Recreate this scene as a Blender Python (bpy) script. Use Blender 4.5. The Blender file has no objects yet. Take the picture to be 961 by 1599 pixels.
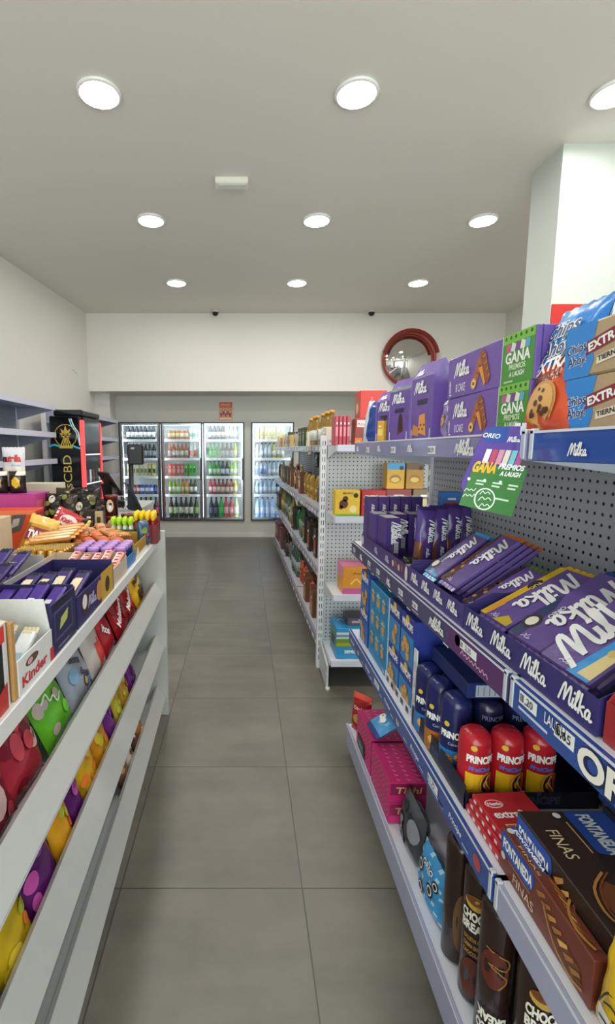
import bpy, math, random
from mathutils import Matrix, Vector
random.seed(7)
R = math.radians
C = bpy.context.scene.collection
SC = bpy.context.scene

# ------------------------------------------------------------------ camera
cd = bpy.data.cameras.new('camera'); cam = bpy.data.objects.new('camera', cd); C.objects.link(cam)
cam.location = (0, 0, 1.437); cam.rotation_euler = (R(82.5), 0, 0)
cd.sensor_fit = 'VERTICAL'; cd.sensor_height = 24.0; cd.sensor_width = 24.0
cd.lens = 740 / 1599 * 24.0
cd.shift_x = (480.5 - 382) / 1599
cd.clip_start = 0.02
SC.camera = cam
SC.view_settings.view_transform = 'Standard'; SC.view_settings.look = 'None'
SC.view_settings.gamma = 1; SC.view_settings.use_curve_mapping = False
SC.view_settings.exposure = 1.5
SC.cycles.use_denoising = True
SC.cycles.max_bounces = 8; SC.cycles.transparent_max_bounces = 12
SC.cycles.sample_clamp_indirect = 6.0
# ------------------------------------------------------------------ sky outside the shop front
W = bpy.data.worlds.new('sky'); SC.world = W; W.use_nodes = True
W.node_tree.nodes['Background'].inputs[0].default_value = (0.86, 0.95, 0.90, 1)
W.node_tree.nodes['Background'].inputs[1].default_value = 2.3
pl = bpy.data.lights.new('window_portal', 'AREA'); pl.shape = 'RECTANGLE'; pl.size = 5.4; pl.size_y = 2.5
pl.cycles.is_portal = True
po = bpy.data.objects.new('window_portal', pl); C.objects.link(po)
po.location = (0.65, -2.42, 1.45); po.rotation_euler = (R(90), 0, 0)
LAMP = 43.0      # strength of the ceiling downlight diffusers
COOL = 3.2       # strength of the cooler light strips

# ------------------------------------------------------------------ materials
_M = {}
def lin(h):
    h = h.lstrip('#'); c = [int(h[i:i+2], 16) / 255 for i in (0, 2, 4)]
    return [x / 12.92 if x <= .04045 else ((x + .055) / 1.055) ** 2.4 for x in c]
def P(hexc, kind='card'):
    k = (hexc, kind)
    if k in _M: return _M[k]
    m = bpy.data.materials.new(kind + '_' + hexc.strip('#')); m.use_nodes = True; _M[k] = m
    nt = m.node_tree; b = nt.nodes['Principled BSDF']; c = lin(hexc)
    rough, metal, bump, scale, var = {'card': (.42, 0, 0, 60, .06), 'film': (.24, 0, .5, 26, .08), 'foil': (.22, .55, .6, 22, .08),
        'metal': (.35, .1, 0, 40, .03), 'wall': (.75, 0, .03, 120, .02), 'gloss': (.12, 0, 0, 20, .03), 'chrome': (.18, 1, 0, 20, 0),
        'matte': (.8, 0, .05, 90, .08), 'mirror': (.02, 1, 0, 1, 0), 'print': (.4, 0, 0, 60, .03), 'bottle': (.1, 0, 0, 30, .1)}[kind]
    n = nt.nodes.new('ShaderNodeTexNoise'); n.inputs['Scale'].default_value = scale; n.inputs['Detail'].default_value = 3
    tc = nt.nodes.new('ShaderNodeTexCoord'); nt.links.new(tc.outputs['Object'], n.inputs['Vector'])
    mx = nt.nodes.new('ShaderNodeMix'); mx.data_type = 'RGBA'
    mx.inputs[6].default_value = (*[max(0, x * (1 - var * 2)) for x in c], 1)
    mx.inputs[7].default_value = (*[min(1, x * (1 + var)) for x in c], 1)
    nt.links.new(n.outputs['Fac'], mx.inputs[0]); nt.links.new(mx.outputs[2], b.inputs['Base Color'])
    b.inputs['Roughness'].default_value = rough; b.inputs['Metallic'].default_value = metal
    if bump:
        bp = nt.nodes.new('ShaderNodeBump'); bp.inputs['Strength'].default_value = bump; bp.inputs['Distance'].default_value = .004
        nt.links.new(n.outputs['Fac'], bp.inputs['Height']); nt.links.new(bp.outputs['Normal'], b.inputs['Normal'])
    return m
def emis(name, col, s):
    if name in _M: return _M[name]
    m = bpy.data.materials.new(name); m.use_nodes = True; b = m.node_tree.nodes['Principled BSDF']
    b.inputs['Base Color'].default_value = (*[.7 * x for x in col], 1); b.inputs['Emission Color'].default_value = (*col, 1)
    b.inputs['Emission Strength'].default_value = s; _M[name] = m; return m
def nmath(nt, op, a, b=None):
    n = nt.nodes.new('ShaderNodeMath'); n.operation = op
    for i, v in enumerate((a, b)):
        if v is None: continue
        if isinstance(v, (int, float)): n.inputs[i].default_value = v
        else: nt.links.new(v, n.inputs[i])
    return n.outputs[0]
def pegboard(name, axis, hexc='#b9bcc2', step=.025, rad=.0042):
    m = bpy.data.materials.new(name); m.use_nodes = True; nt = m.node_tree; b = nt.nodes['Principled BSDF']
    tc = nt.nodes.new('ShaderNodeTexCoord'); sp = nt.nodes.new('ShaderNodeSeparateXYZ'); nt.links.new(tc.outputs['Object'], sp.inputs[0])
    def cen(o):
        f = nmath(nt, 'SUBTRACT', nmath(nt, 'FRACT', nmath(nt, 'DIVIDE', o, step)), .5)
        return nmath(nt, 'MULTIPLY', f, f)
    d = nmath(nt, 'ADD', cen(sp.outputs[axis]), cen(sp.outputs[2]))
    k = nmath(nt, 'LESS_THAN', d, (rad / step) ** 2)
    mx = nt.nodes.new('ShaderNodeMix'); mx.data_type = 'RGBA'
    mx.inputs[6].default_value = (*lin(hexc), 1); mx.inputs[7].default_value = (.012, .012, .015, 1)
    nt.links.new(k, mx.inputs[0]); nt.links.new(mx.outputs[2], b.inputs['Base Color']); b.inputs['Roughness'].default_value = .45
    return m
def floor_mat():
    m = bpy.data.materials.new('grey_stone_tile'); m.use_nodes = True; nt = m.node_tree; b = nt.nodes['Principled BSDF']
    tc = nt.nodes.new('ShaderNodeTexCoord'); sp = nt.nodes.new('ShaderNodeSeparateXYZ'); nt.links.new(tc.outputs['Object'], sp.inputs[0])
    def edge(o, off, st):
        f = nmath(nt, 'FRACT', nmath(nt, 'DIVIDE', nmath(nt, 'SUBTRACT', o, off), st))
        return nmath(nt, 'GREATER_THAN', nmath(nt, 'ABSOLUTE', nmath(nt, 'SUBTRACT', f, .5)), .5 - .0022 / st)
    def cell(o, off, st): return nmath(nt, 'FLOOR', nmath(nt, 'DIVIDE', nmath(nt, 'SUBTRACT', o, off), st))
    g = nmath(nt, 'MAXIMUM', edge(sp.outputs[0], .191, .6), edge(sp.outputs[1], 1.39, .605))
    cb = nt.nodes.new('ShaderNodeCombineXYZ'); nt.links.new(cell(sp.outputs[0], .191, .6), cb.inputs[0]); nt.links.new(cell(sp.outputs[1], 1.39, .605), cb.inputs[1])
    wn = nt.nodes.new('ShaderNodeTexWhiteNoise'); nt.links.new(cb.outputs[0], wn.inputs['Vector'])
    va = nt.nodes.new('ShaderNodeVectorMath'); va.operation = 'MULTIPLY_ADD'; nt.links.new(wn.outputs['Color'], va.inputs[0]); va.inputs[1].default_value = (30, 30, 30)
    nt.links.new(tc.outputs['Object'], va.inputs[2])
    n = nt.nodes.new('ShaderNodeTexNoise'); n.inputs['Scale'].default_value = 2.6; n.inputs['Detail'].default_value = 7; n.inputs['Roughness'].default_value = .62
    nt.links.new(va.outputs[0], n.inputs['Vector'])
    mp = nt.nodes.new('ShaderNodeMapping'); mp.inputs['Scale'].default_value = (1.2, 7, 1); nt.links.new(va.outputs[0], mp.inputs[0])
    n2 = nt.nodes.new('ShaderNodeTexNoise'); n2.inputs['Scale'].default_value = 1.5; n2.inputs['Detail'].default_value = 5; nt.links.new(mp.outputs[0], n2.inputs['Vector'])
    mixn = nmath(nt, 'ADD', nmath(nt, 'MULTIPLY', n.outputs['Fac'], .7), nmath(nt, 'MULTIPLY', n2.outputs['Fac'], .3))
    cr = nt.nodes.new('ShaderNodeValToRGB'); nt.links.new(mixn, cr.inputs[0])
    cr.color_ramp.elements[0].position = .3; cr.color_ramp.elements[0].color = (*lin('#59564e'), 1)
    cr.color_ramp.elements[1].position = .72; cr.color_ramp.elements[1].color = (*lin('#807b70'), 1)
    mx = nt.nodes.new('ShaderNodeMix'); mx.data_type = 'RGBA'; mx.inputs[7].default_value = (*lin('#46433f'), 1)
    nt.links.new(g, mx.inputs[0]); nt.links.new(cr.outputs[0], mx.inputs[6]); nt.links.new(mx.outputs[2], b.inputs['Base Color'])
    rr = nmath(nt, 'ADD', nmath(nt, 'MULTIPLY', n.outputs['Fac'], .25), .27); nt.links.new(rr, b.inputs['Roughness'])
    return m
def glass_mat():
    m = bpy.data.materials.new('clear_glass'); m.use_nodes = True; nt = m.node_tree; nt.nodes.remove(nt.nodes['Principled BSDF'])
    o = nt.nodes['Material Output']; t = nt.nodes.new('ShaderNodeBsdfTransparent'); g = nt.nodes.new('ShaderNodeBsdfGlossy'); g.inputs['Roughness'].default_value = .02
    t.inputs[0].default_value = (.95, .97, .97, 1)
    lw = nt.nodes.new('ShaderNodeFresnel'); lw.inputs[0].default_value = 1.45; mx = nt.nodes.new('ShaderNodeMixShader')
    nt.links.new(lw.outputs[0], mx.inputs[0]); nt.links.new(t.outputs[0], mx.inputs[1]); nt.links.new(g.outputs[0], mx.inputs[2]); nt.links.new(mx.outputs[0], o.inputs[0])
    return m
GLASS = glass_mat()
WHITE = '#f4f4f2'; MILKA = '#7b5fb0'; NAVY = '#1c2454'

# ------------------------------------------------------------------ geometry helpers
class Frame:
    "flat drawing surface: origin, right axis, up axis; h lifts off the surface"
    def __init__(s, o, u, v): s.o = Vector(o); s.u = Vector(u); s.v = Vector(v); s.n = s.u.cross(s.v).normalized()
    def pt(s, a, b, h=0): return s.o + s.u * a + s.v * b + s.n * h
class Bulge:
    "front of a filled bag, width w, height H, thickness t, facing -Y"
    def __init__(s, w, H, t, back=False): s.w, s.H, s.t = w, H, t; s.k = 1 if back else -1
    def prof(s, a, b):
        u = min(1, abs(2 * a / s.w)); v = min(1, max(0, abs(2 * b / s.H - 1)))
        v = min(1, v / .93)
        return ((1 - u ** 2.6) ** .55) * ((1 - v ** 5) ** .6)
    def pt(s, a, b, h=0): return Vector((a, s.k * (s.t / 2 * s.prof(a, b) + .0006 + h), b))
class Tube:
    "front of an upright cylinder, a is arc length"
    def __init__(s, r): s.r = r
    def pt(s, a, b, h=0):
        t = a / s.r; r = s.r + h
        return Vector((r * math.sin(t), -r * math.cos(t), b))
class MB:
    def __init__(s): s.v = []; s.f = []; s.m = []; s.sm = []; s.mats = []
    def mi(s, m):
        if isinstance(m, str): m = P(m)
        if m not in s.mats: s.mats.append(m)
        return s.mats.index(m)
    def add(s, vs, fs, m, smooth=False):
        k = len(s.v); s.v += [tuple(v) for v in vs]; i = s.mi(m) if not isinstance(m, list) else None
        for j, f in enumerate(fs):
            s.f.append(tuple(k + q for q in f)); s.m.append(i if i is not None else s.mi(m[j])); s.sm.append(smooth)
        return s
    def box(s, x0, x1, y0, y1, z0, z1, m, c=0):
        if c <= 0:
            vs = [(x, y, z) for z in (z0, z1) for y in (y0, y1) for x in (x0, x1)]
            return s.add(vs, [(0, 2, 3, 1), (4, 5, 7, 6), (0, 1, 5, 4), (2, 6, 7, 3), (0, 4, 6, 2), (1, 3, 7, 5)], m)
        vs = []; X = (x0, x1); Y = (y0, y1); Z = (z0, z1); sg = (1, -1)
        for k in range(2):
            for j in range(2):
                for i in range(2):
                    x, y, z = X[i], Y[j], Z[k]; dx, dy, dz = sg[i] * c, sg[j] * c, sg[k] * c
                    vs += [(x, y + dy, z + dz), (x + dx, y, z + dz), (x + dx, y + dy, z)]
        V = lambda i, j, k, a: (k * 4 + j * 2 + i) * 3 + a
        fs = [(V(0,0,0,0), V(0,0,1,0), V(0,1,1,0), V(0,1,0,0)), (V(1,0,0,0), V(1,1,0,0), V(1,1,1,0), V(1,0,1,0)),
              (V(0,0,0,1), V(1,0,0,1), V(1,0,1,1), V(0,0,1,1)), (V(0,1,0,1), V(0,1,1,1), V(1,1,1,1), V(1,1,0,1)),
              (V(0,0,0,2), V(0,1,0,2), V(1,1,0,2), V(1,0,0,2)), (V(0,0,1,2), V(1,0,1,2), V(1,1,1,2), V(0,1,1,2))]
        for i in range(2):
            for j in range(2): fs.append((V(i,j,0,0), V(i,j,1,0), V(i,j,1,1), V(i,j,0,1)))
            for k in range(2): fs.append((V(i,0,k,0), V(i,1,k,0), V(i,1,k,2), V(i,0,k,2)))
        for j in range(2):
            for k in range(2): fs.append((V(0,j,k,1), V(1,j,k,1), V(1,j,k,2), V(0,j,k,2)))
        for k in range(2):
            for j in range(2):
                for i in range(2): fs.append((V(i,j,k,0), V(i,j,k,1), V(i,j,k,2)))
        return s.add(vs, fs, m)
    def prism(s, pts, a, b, m, axis='y'):
        "extrude a 2-D outline (x,z) between y=a and y=b (axis y), (y,z) along x, (x,y) along z"
        n = len(pts)
        g = {'y': lambda p, t: (p[0], t, p[1]), 'x': lambda p, t: (t, p[0], p[1]), 'z': lambda p, t: (p[0], p[1], t)}[axis]
        vs = [g(p, a) for p in pts] + [g(p, b) for p in pts]
        return s.add(vs, [tuple(range(n)), tuple(range(2*n-1, n-1, -1))] + [(i, n+i, n+(i+1) % n, (i+1) % n) for i in range(n)], m)
    def lathe(s, prof, m, cx=0, cy=0, seg=14, z0=0, smooth=True):
        "prof: list of (r, z); m: one material or one per band"
        vs = []; fs = []; n = len(prof)
        for r, z in prof:
            for k in range(seg):
                t = 2 * math.pi * k / seg; vs.append((cx + r * math.cos(t), cy + r * math.sin(t), z0 + z))
        ms = []
        for i in range(n - 1):
            for k in range(seg):
                k2 = (k + 1) % seg; fs.append((i*seg+k, i*seg+k2, (i+1)*seg+k2, (i+1)*seg+k)); ms.append(m[i] if isinstance(m, list) else m)
        fs.append(tuple(range(seg-1, -1, -1))); ms.append(ms[0]); fs.append(tuple((n-1)*seg+k for k in range(seg))); ms.append(ms[-2])
        return s.add(vs, fs, ms, smooth)
    def bag(s, w, H, t, m, fn=None, nx=12, ny=16, seed=0, wr=.0012):
        "pillow bag facing -Y with crimped ends; fn(u,v) chooses the print on the front, u and v in 0..1"
        rn = random.Random(seed); F = Bulge(w, H, t); B = Bulge(w, H, t, True); ph = [rn.uniform(0, 6.28) for _ in range(4)]
        side = lambda v: 1 - .05 * math.sin(math.pi * min(1, max(0, v))) 
        for S in (F, B):
            vs = []; fs = []; ms = []
            for j in range(ny + 1):
                for i in range(nx + 1):
                    u, v = i / nx, j / ny; a = (u - .5) * w * side(v); b = v * H
                    p = S.pt((u - .5) * w, b); k = S.prof((u - .5) * w, b)
                    e = wr * (math.sin(13 * u + 9 * v + ph[0]) + math.sin(21 * v - 8 * u + ph[1])) * (k > .05)
                    if j in (0, ny): p.z += .0015 * (1 if i % 2 else -1)
                    vs.append((a, p.y + e, p.z))
            for j in range(ny):
                for i in range(nx):
                    q = j * (nx + 1) + i; f = (q, q + 1, q + nx + 2, q + nx + 1)
                    fs.append(f if S is F else f[::-1])
                    ms.append((fn((i + .5) / nx, (j + .5) / ny) or m) if (fn and S is F) else m)
            s.add(vs, fs, [x if not isinstance(x, str) else P(x, 'film') for x in ms], True)
        return F
    # ---- drawing on a Frame / Bulge / Tube
    def poly(s, F, pts, m, h=.0004, nsub=0):
        if nsub:
            q = []
            for i in range(len(pts)):
                a, b = pts[i], pts[(i + 1) % len(pts)]
                q += [(a[0] + (b[0]-a[0]) * t / nsub, a[1] + (b[1]-a[1]) * t / nsub) for t in range(nsub)]
            pts = q
        return s.add([F.pt(a, b, h) for a, b in pts], [tuple(range(len(pts)))], P(m, 'print') if isinstance(m, str) else m)
    def grid(s, F, a0, b0, a1, b1, m, h=.0004, n=6):
        vs = [F.pt(a0 + (a1-a0)*i/n, b0 + (b1-b0)*j/n, h) for j in range(n+1) for i in range(n+1)]
        return s.add(vs, [(j*(n+1)+i, j*(n+1)+i+1, (j+1)*(n+1)+i+1, (j+1)*(n+1)+i) for j in range(n) for i in range(n)], P(m, 'print') if isinstance(m, str) else m)
    def rect(s, F, a0, b0, a1, b1, m, h=.0004):
        if isinstance(F, Frame): return s.poly(F, [(a0, b0), (a1, b0), (a1, b1), (a0, b1)], m, h)
        return s.grid(F, a0, b0, a1, b1, m, h)
    def disc(s, F, a, b, r, m, h=.0006, ry=None, n=18):
        ry = ry or r
        if isinstance(F, Bulge): h += .0012
        return s.add([F.pt(a, b, h)] + [F.pt(a + r*math.cos(6.28319*k/n), b + ry*math.sin(6.28319*k/n), h) for k in range(n)],
                     [(0, k+1, (k+1) % n + 1) for k in range(n)], P(m, 'print') if isinstance(m, str) else m)
    def strokes(s, F, lines, a, b, size, wd, m, rot=0, shear=0, h=.0008, close=False):
        cr, sr = math.cos(rot), math.sin(rot)
        T = lambda x, y: (a + size * ((x + shear*y) * cr - y * sr), b + size * ((x + shear*y) * sr + y * cr))
        vs = []; fs = []
        for L in lines:
            if len(L) > 2:      # smooth
                q = []
                for i in range(len(L) - 1):
                    p0, p1, p2, p3 = L[max(0, i-1)], L[i], L[i+1], L[min(len(L)-1, i+2)]
                    for t in (0, .33, .66):
                        q.append(tuple(.5 * (2*p1[c] + (p2[c]-p0[c])*t + (2*p0[c]-5*p1[c]+4*p2[c]-p3[c])*t*t + (3*p1[c]-p0[c]-3*p2[c]+p3[c])*t**3) for c in (0, 1)))
                L = q + [L[-1]]
            n = len(L); k = len(vs)
            for i, p in enumerate(L):
                q0, q1 = L[max(0, i-1)], L[min(n-1, i+1)]; dx, dy = q1[0]-q0[0], q1[1]-q0[1]; l = math.hypot(dx, dy) or 1
                dx /= l; dy /= l; e = wd * .3 * (-1 if i == 0 else 1 if i == n-1 else 0)
                for sg in (1, -1): vs.append(F.pt(*T(p[0] + dx*e - sg*dy*wd/2, p[1] + dy*e + sg*dx*wd/2), h + len(vs)*8e-6))
            fs += [(k+2*i+1, k+2*i+3, k+2*i+2, k+2*i) for i in range(n-1)]
        return s.add(vs, fs, P(m, 'print') if isinstance(m, str) else m)
    def text(s, F, body, a, b, size, m, rot=0, shear=0, h=.0008, fit=None, bold=0, align='l'):
        if isinstance(F, Bulge): h += .0024
        V, Fc, wd = glyphs(body, bold); sx = size if fit is None else fit / wd
        off = {'l': 0, 'c': -wd * sx / 2, 'r': -wd * sx}[align]; cr, sr = math.cos(rot), math.sin(rot); vs = []
        for x, y in V:
            X = x * sx + off + shear * y * size; Y = y * size
            vs.append(F.pt(a + X * cr - Y * sr, b + X * sr + Y * cr, h))
        return s.add(vs, Fc, P(m, 'print') if isinstance(m, str) else m)
    def otext(s, F, body, a, b, size, m, mo, bold=.015, ob=.05, **k):
        s.text(F, body, a, b, size, mo, bold=ob, h=.0007, **k); return s.text(F, body, a, b, size, m, bold=bold, h=.0011, **k)
    def scribble(s, F, a, b, wd, hh, m, h=.0012, rot=0):
        n = max(4, int(wd / hh * 1.6)); return s.strokes(F, [[(wd/hh*i/n, (.1, .9, .25, .7)[i % 4]) for i in range(n + 1)]], a, b, hh, .2, m, rot, .1, h + (.0024 if isinstance(F, Bulge) else 0))
    def milka(s, F, a, b, size, m=WHITE, rot=0, wd=.13, h=.0009):
        return s.strokes(F, SCRIPT, a, b, size, wd, m, rot, .12, h)
    def build(s, name, parent=None, loc=(0, 0, 0), rot=(0, 0, 0), **tags):
        me = bpy.data.meshes.new(name); me.from_pydata(s.v, [], s.f)
        for m in s.mats: me.materials.append(m)
        me.polygons.foreach_set('material_index', s.m); me.polygons.foreach_set('use_smooth', s.sm); me.update()
        o = bpy.data.objects.new(name, me); C.objects.link(o); o.parent = parent; o.location = loc; o.rotation_euler = rot
        tag(o, **tags); return o
SCRIPT = [[(0, 0), (.1, .4), (.22, .85), (.34, 1.0), (.38, .8), (.36, .4), (.38, .12)], [(.38, .12), (.5, .5), (.66, .92), (.76, .95), (.77, .6), (.76, .2), (.84, .06), (.95, .2)],
          [(1.0, .52), (.97, .15), (1.03, .04), (1.13, .2)], [(1.03, .78), (1.05, .84)], [(1.13, .2), (1.28, .7), (1.33, 1.05), (1.22, .95), (1.19, .4), (1.24, .06), (1.36, .2)],
          [(1.45, .02), (1.47, .6), (1.5, 1.05)], [(1.74, .5), (1.6, .42), (1.5, .3), (1.62, .2), (1.78, .02)],
          [(2.14, .42), (2.0, .5), (1.88, .3), (1.93, .06), (2.07, .1), (2.15, .42), (2.15, .12), (2.24, .04), (2.32, .12)]]
_G = {}
def glyphs(body, bold=0):
    k = (body, bold)
    if k in _G: return _G[k]
    cu = bpy.data.curves.new('t', 'FONT'); cu.body = body; cu.size = 1; cu.resolution_u = 4; cu.offset = bold
    o = bpy.data.objects.new('t', cu); C.objects.link(o); dg = bpy.context.evaluated_depsgraph_get(); dg.update()
    me = o.evaluated_get(dg).to_mesh(); V = [(v.co.x, v.co.y) for v in me.vertices]; Fc = [tuple(p.vertices) for p in me.polygons]
    o.evaluated_get(dg).to_mesh_clear(); bpy.data.objects.remove(o); bpy.data.curves.remove(cu)
    x0 = min(v[0] for v in V); V = [(x - x0, y) for x, y in V]; _G[k] = (V, Fc, max(v[0] for v in V)); return _G[k]
def tag(o, label=None, cat=None, group=None, kind=None):
    if label: o['label'] = label
    if cat: o['category'] = cat
    if group: o['group'] = group
    if kind: o['kind'] = kind
    return o
def empty(name, loc=(0, 0, 0), rz=0, **t):
    o = bpy.data.objects.new(name, None); C.objects.link(o); o.location = loc; o.rotation_euler = (0, 0, rz); o.empty_display_size = .05
    return tag(o, **t)
def dup(o, loc, rot, label=None, group=None, parent=None):
    c = o.copy(); C.objects.link(c); c.location = loc; c.rotation_euler = rot
    if parent: c.parent = parent
    if label: c['label'] = label
    if group: c['group'] = group
    for ch in list(o.children):
        d = ch.copy(); C.objects.link(d); d.parent = c; d.matrix_parent_inverse = ch.matrix_parent_inverse.copy()
        for g in ch.children:
            e = g.copy(); C.objects.link(e); e.parent = d
    return c
ORD = ['first', 'second', 'third', 'fourth', 'fifth', 'sixth', 'seventh', 'eighth', 'ninth', 'tenth', 'eleventh', 'twelfth', 'thirteenth', 'fourteenth',
       'fifteenth', 'sixteenth', 'seventeenth', 'eighteenth', 'nineteenth', 'twentieth', 'twenty-first', 'twenty-second', 'twenty-third', 'twenty-fourth',
       'twenty-fifth', 'twenty-sixth', 'twenty-seventh', 'twenty-eighth', 'twenty-ninth', 'thirtieth', 'thirty-first', 'thirty-second', 'thirty-third', 'thirty-fourth', 'thirty-fifth', 'thirty-sixth']
def faces(w, d, H):
    return (Frame((-w/2, -d/2, 0), (1, 0, 0), (0, 0, 1)), Frame((-w/2, d/2, 0), (0, -1, 0), (0, 0, 1)),
            Frame((w/2, -d/2, 0), (0, 1, 0), (0, 0, 1)), Frame((-w/2, -d/2, H), (1, 0, 0), (0, 1, 0)))

#### STRUCTURE
CEIL = 3.387; BACK = 7.75; BULK = 7.15; RW = 3.78
def struct(name, mb, **k): return mb.build(name, kind='structure', **k)
wallm = P('#e3e0da', 'wall'); ceilm = P('#dedbd3', 'wall')
fl = MB(); fl.box(-3.2, 4.2, -2.6, 8.6, -.08, 0, floor_mat()); struct('floor', fl)
m = MB(); m.box(-3.2, 4.2, -2.6, 8.6, CEIL, CEIL + .1, ceilm); struct('ceiling', m)
# left wall, slightly splayed
m = MB(); m.prism([(-2.29, BULK + .02), (-2.49, 5.1), (-3.14, -2.5), (-3.3, -2.5), (-3.3, 8.5), (-2.29, 8.5)], 0, CEIL, wallm, 'z'); struct('wall_left', m)
m = MB(); m.box(RW, RW + .15, -2.6, 8.5, 0, CEIL, wallm); struct('wall_right', m)
# far wall of the cooler recess, with openings for the coolers
gw = P('#cfcfc8', 'wall')
CB = [(-2.03, .0, .275, 1.875), (.105, .80, .275, 1.875)]      # openings x0 x1 z0 z1
m = MB()
m.box(-2.29, 2.1, BACK, BACK + .12, 1.875, CEIL, gw); m.box(-2.29, -2.03, BACK, BACK + .12, 0, 1.875, gw)
m.box(.0, .105, BACK, BACK + .12, .275, 1.875, gw); m.box(.80, 2.1, BACK, BACK + .12, .275, 1.875, gw); m.box(-2.03, 2.1, BACK, BACK + .12, 0, .275, gw)
m.box(.045, .055, BACK - .012, BACK, 1.875, 2.3, gw); m.box(.045, .055, BACK - .012, BACK, .02, .275, gw)
struct('wall_back', m)
m = MB(); m.box(-2.29, 2.08, BACK - .015, BACK, .0, .07, P('#d9dad6', 'metal')); struct('baseboard_back', m)
m = MB(); m.box(-2.29, -2.06, BACK - .35, BACK, 0, 2.3, P('#d9d7d2', 'wall')); struct('pillar_recess', m)
m = MB(); m.box(-2.32, RW, BULK, BACK + .1, 2.288, CEIL, wallm); struct('beam_bulkhead', m)
m = MB(); m.box(2.08, RW, BULK, BACK + .12, 0, 2.288, wallm); struct('wall_far_right', m)
m = MB(); m.box(2.055, 2.60, 3.33, 3.66, 0, CEIL, P('#c9cfc9', 'wall')); struct('pillar', m)
# shop front behind the camera
m = MB(); m.box(-3.2, -2.1, -2.6, -2.45, 0, CEIL, wallm); m.box(3.4, 4.2, -2.6, -2.45, 0, CEIL, wallm); m.box(-2.1, 3.4, -2.6, -2.45, 2.75, CEIL, wallm); m.box(-2.1, 3.4, -2.6, -2.45, 0, .12, wallm)
struct('wall_front', m)
m = MB(); fm = P('#5a5d60', 'metal')
for x in (-2.1, -.3, .7, 1.7, 3.35): m.box(x, x + .05, -2.56, -2.5, .12, 2.75, fm)
m.box(-2.1, 3.4, -2.56, -2.5, 2.7, 2.75, fm); m.box(-2.1, 3.4, -2.56, -2.5, .12, .18, fm)
struct('window_1', m)

#### CEILING LIGHTS
lampm = emis('downlight_diffuser', (1, .96, .915), LAMP)
lx = (-.80, .618, 2.04); ly = (1.42, 2.885, 4.34, 5.87)
e = empty('ceiling_downlight', label='x', cat='light')
m = MB(); m.lathe([(.118, 0), (.122, -.012), (.104, -.02), (.104, -.006)], P('#f2f2f0', 'metal'), seg=32); m.build('trim_ring', e)
m = MB(); m.add([(0, 0, -.017)] + [(.104*math.cos(k*math.pi/16), .104*math.sin(k*math.pi/16), -.017) for k in range(32)], [(0, (k+1) % 32 + 1, k + 1) for k in range(32)], lampm); m.build('diffuser', e)
rown = {2.885: 'row nearest the viewer', 4.34: 'middle row', 5.87: 'row nearest the cooler wall', 1.42: 'row overhead', -.05: 'row just behind', -1.5: 'row by the shop window'}
first = True
for y in ly:
    for x, xn in zip(lx, ('left', 'middle', 'right')):
        lab = 'round white recessed ceiling downlight, %s one of the %s' % (xn, rown[y])
        if first: e.location = (x, y, CEIL); e['label'] = lab; e['group'] = 'ceiling downlights'; first = False
        else: dup(e, (x, y, CEIL), (0, 0, 0), lab, 'ceiling downlights')
e = empty('emergency_light', (-.093, 3.74, CEIL), label='small white rectangular emergency light fixed flat on the ceiling', cat='emergency light')
m = MB(); m.box(-.12, .12, -.05, .05, -.045, 0, P('#efece2', 'metal'), .008); m.build('housing', e)
m = MB(); m.box(-.1, .1, -.035, .035, -.051, -.0455, P('#dcdcd2', 'gloss'), .002); m.build('lens', e)
for x, s in ((-.413, 'left'), (1.80, 'right')):
    e = empty('security_camera', (x, 7.02, CEIL), label='small dark dome security camera on ceiling edge, %s of the two' % s, cat='camera', group='security cameras')
    m = MB(); m.lathe([(.05, 0), (.05, -.025)], P('#dddddd', 'metal')); m.build('mount', e)
    m = MB(); m.lathe([(.046, -.025), (.045, -.04), (.034, -.062), (.012, -.074)], P('#15161a', 'gloss')); m.build('dome', e)

#### MIRROR, POSTER, RED SIGN, CABLE
e = empty('convex_mirror', (2.385, BULK, 2.735), label='round convex security mirror with red rim on the wall above the shelves', cat='mirror')
r = .36; m = MB()
vs = []; fs = []; seg = 48; rings = 10; Rs = .62; zc = math.sqrt(Rs*Rs - r*r)
for i in range(rings + 1):
    t = i / rings * math.asin(r / Rs)
    for k in range(seg): vs.append((Rs*math.sin(t)*math.cos(6.28319*k/seg), -(Rs*math.cos(t) - zc) - .05, Rs*math.sin(t)*math.sin(6.28319*k/seg)))
for i in range(rings):
    for k in range(seg): fs.append((i*seg+k, i*seg+(k+1) % seg, (i+1)*seg+(k+1) % seg, (i+1)*seg+k))
m.add(vs, fs, P('#e8e8e8', 'mirror'), True); mo = m.build('mirror_dome', e)
m = MB(); vs = []; fs = []; tn = 8
for k in range(seg):
    for j in range(tn):
        rr = .372 + .02*math.cos(6.28319*j/tn); y = -.05 + .045*math.sin(6.28319*j/tn); vs.append((rr*math.cos(6.28319*k/seg), y, rr*math.sin(6.28319*k/seg)))
for k in range(seg):
    for j in range(tn): fs.append((k*tn+j, k*tn+(j+1) % tn, ((k+1) % seg)*tn+(j+1) % tn, ((k+1) % seg)*tn+j))
m.add(vs, fs, P('#94342a', 'gloss'), True); m.build('rim', e)
m = MB(); m.prism([(.41*math.cos(t*.2244+.2), .41*math.sin(t*.2244+.2)) for t in range(13)] + [(.37*math.cos(t*.2244+.2), .37*math.sin(t*.2244+.2)) for t in range(12, -1, -1)], -.15, -.08, P('#7c2a22', 'gloss')); m.build('hood', e)
m = MB(); m.box(-.05, .05, -.05, 0, -.1, .1, P('#555555', 'metal')); m.build('wall_bracket', e)
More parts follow.
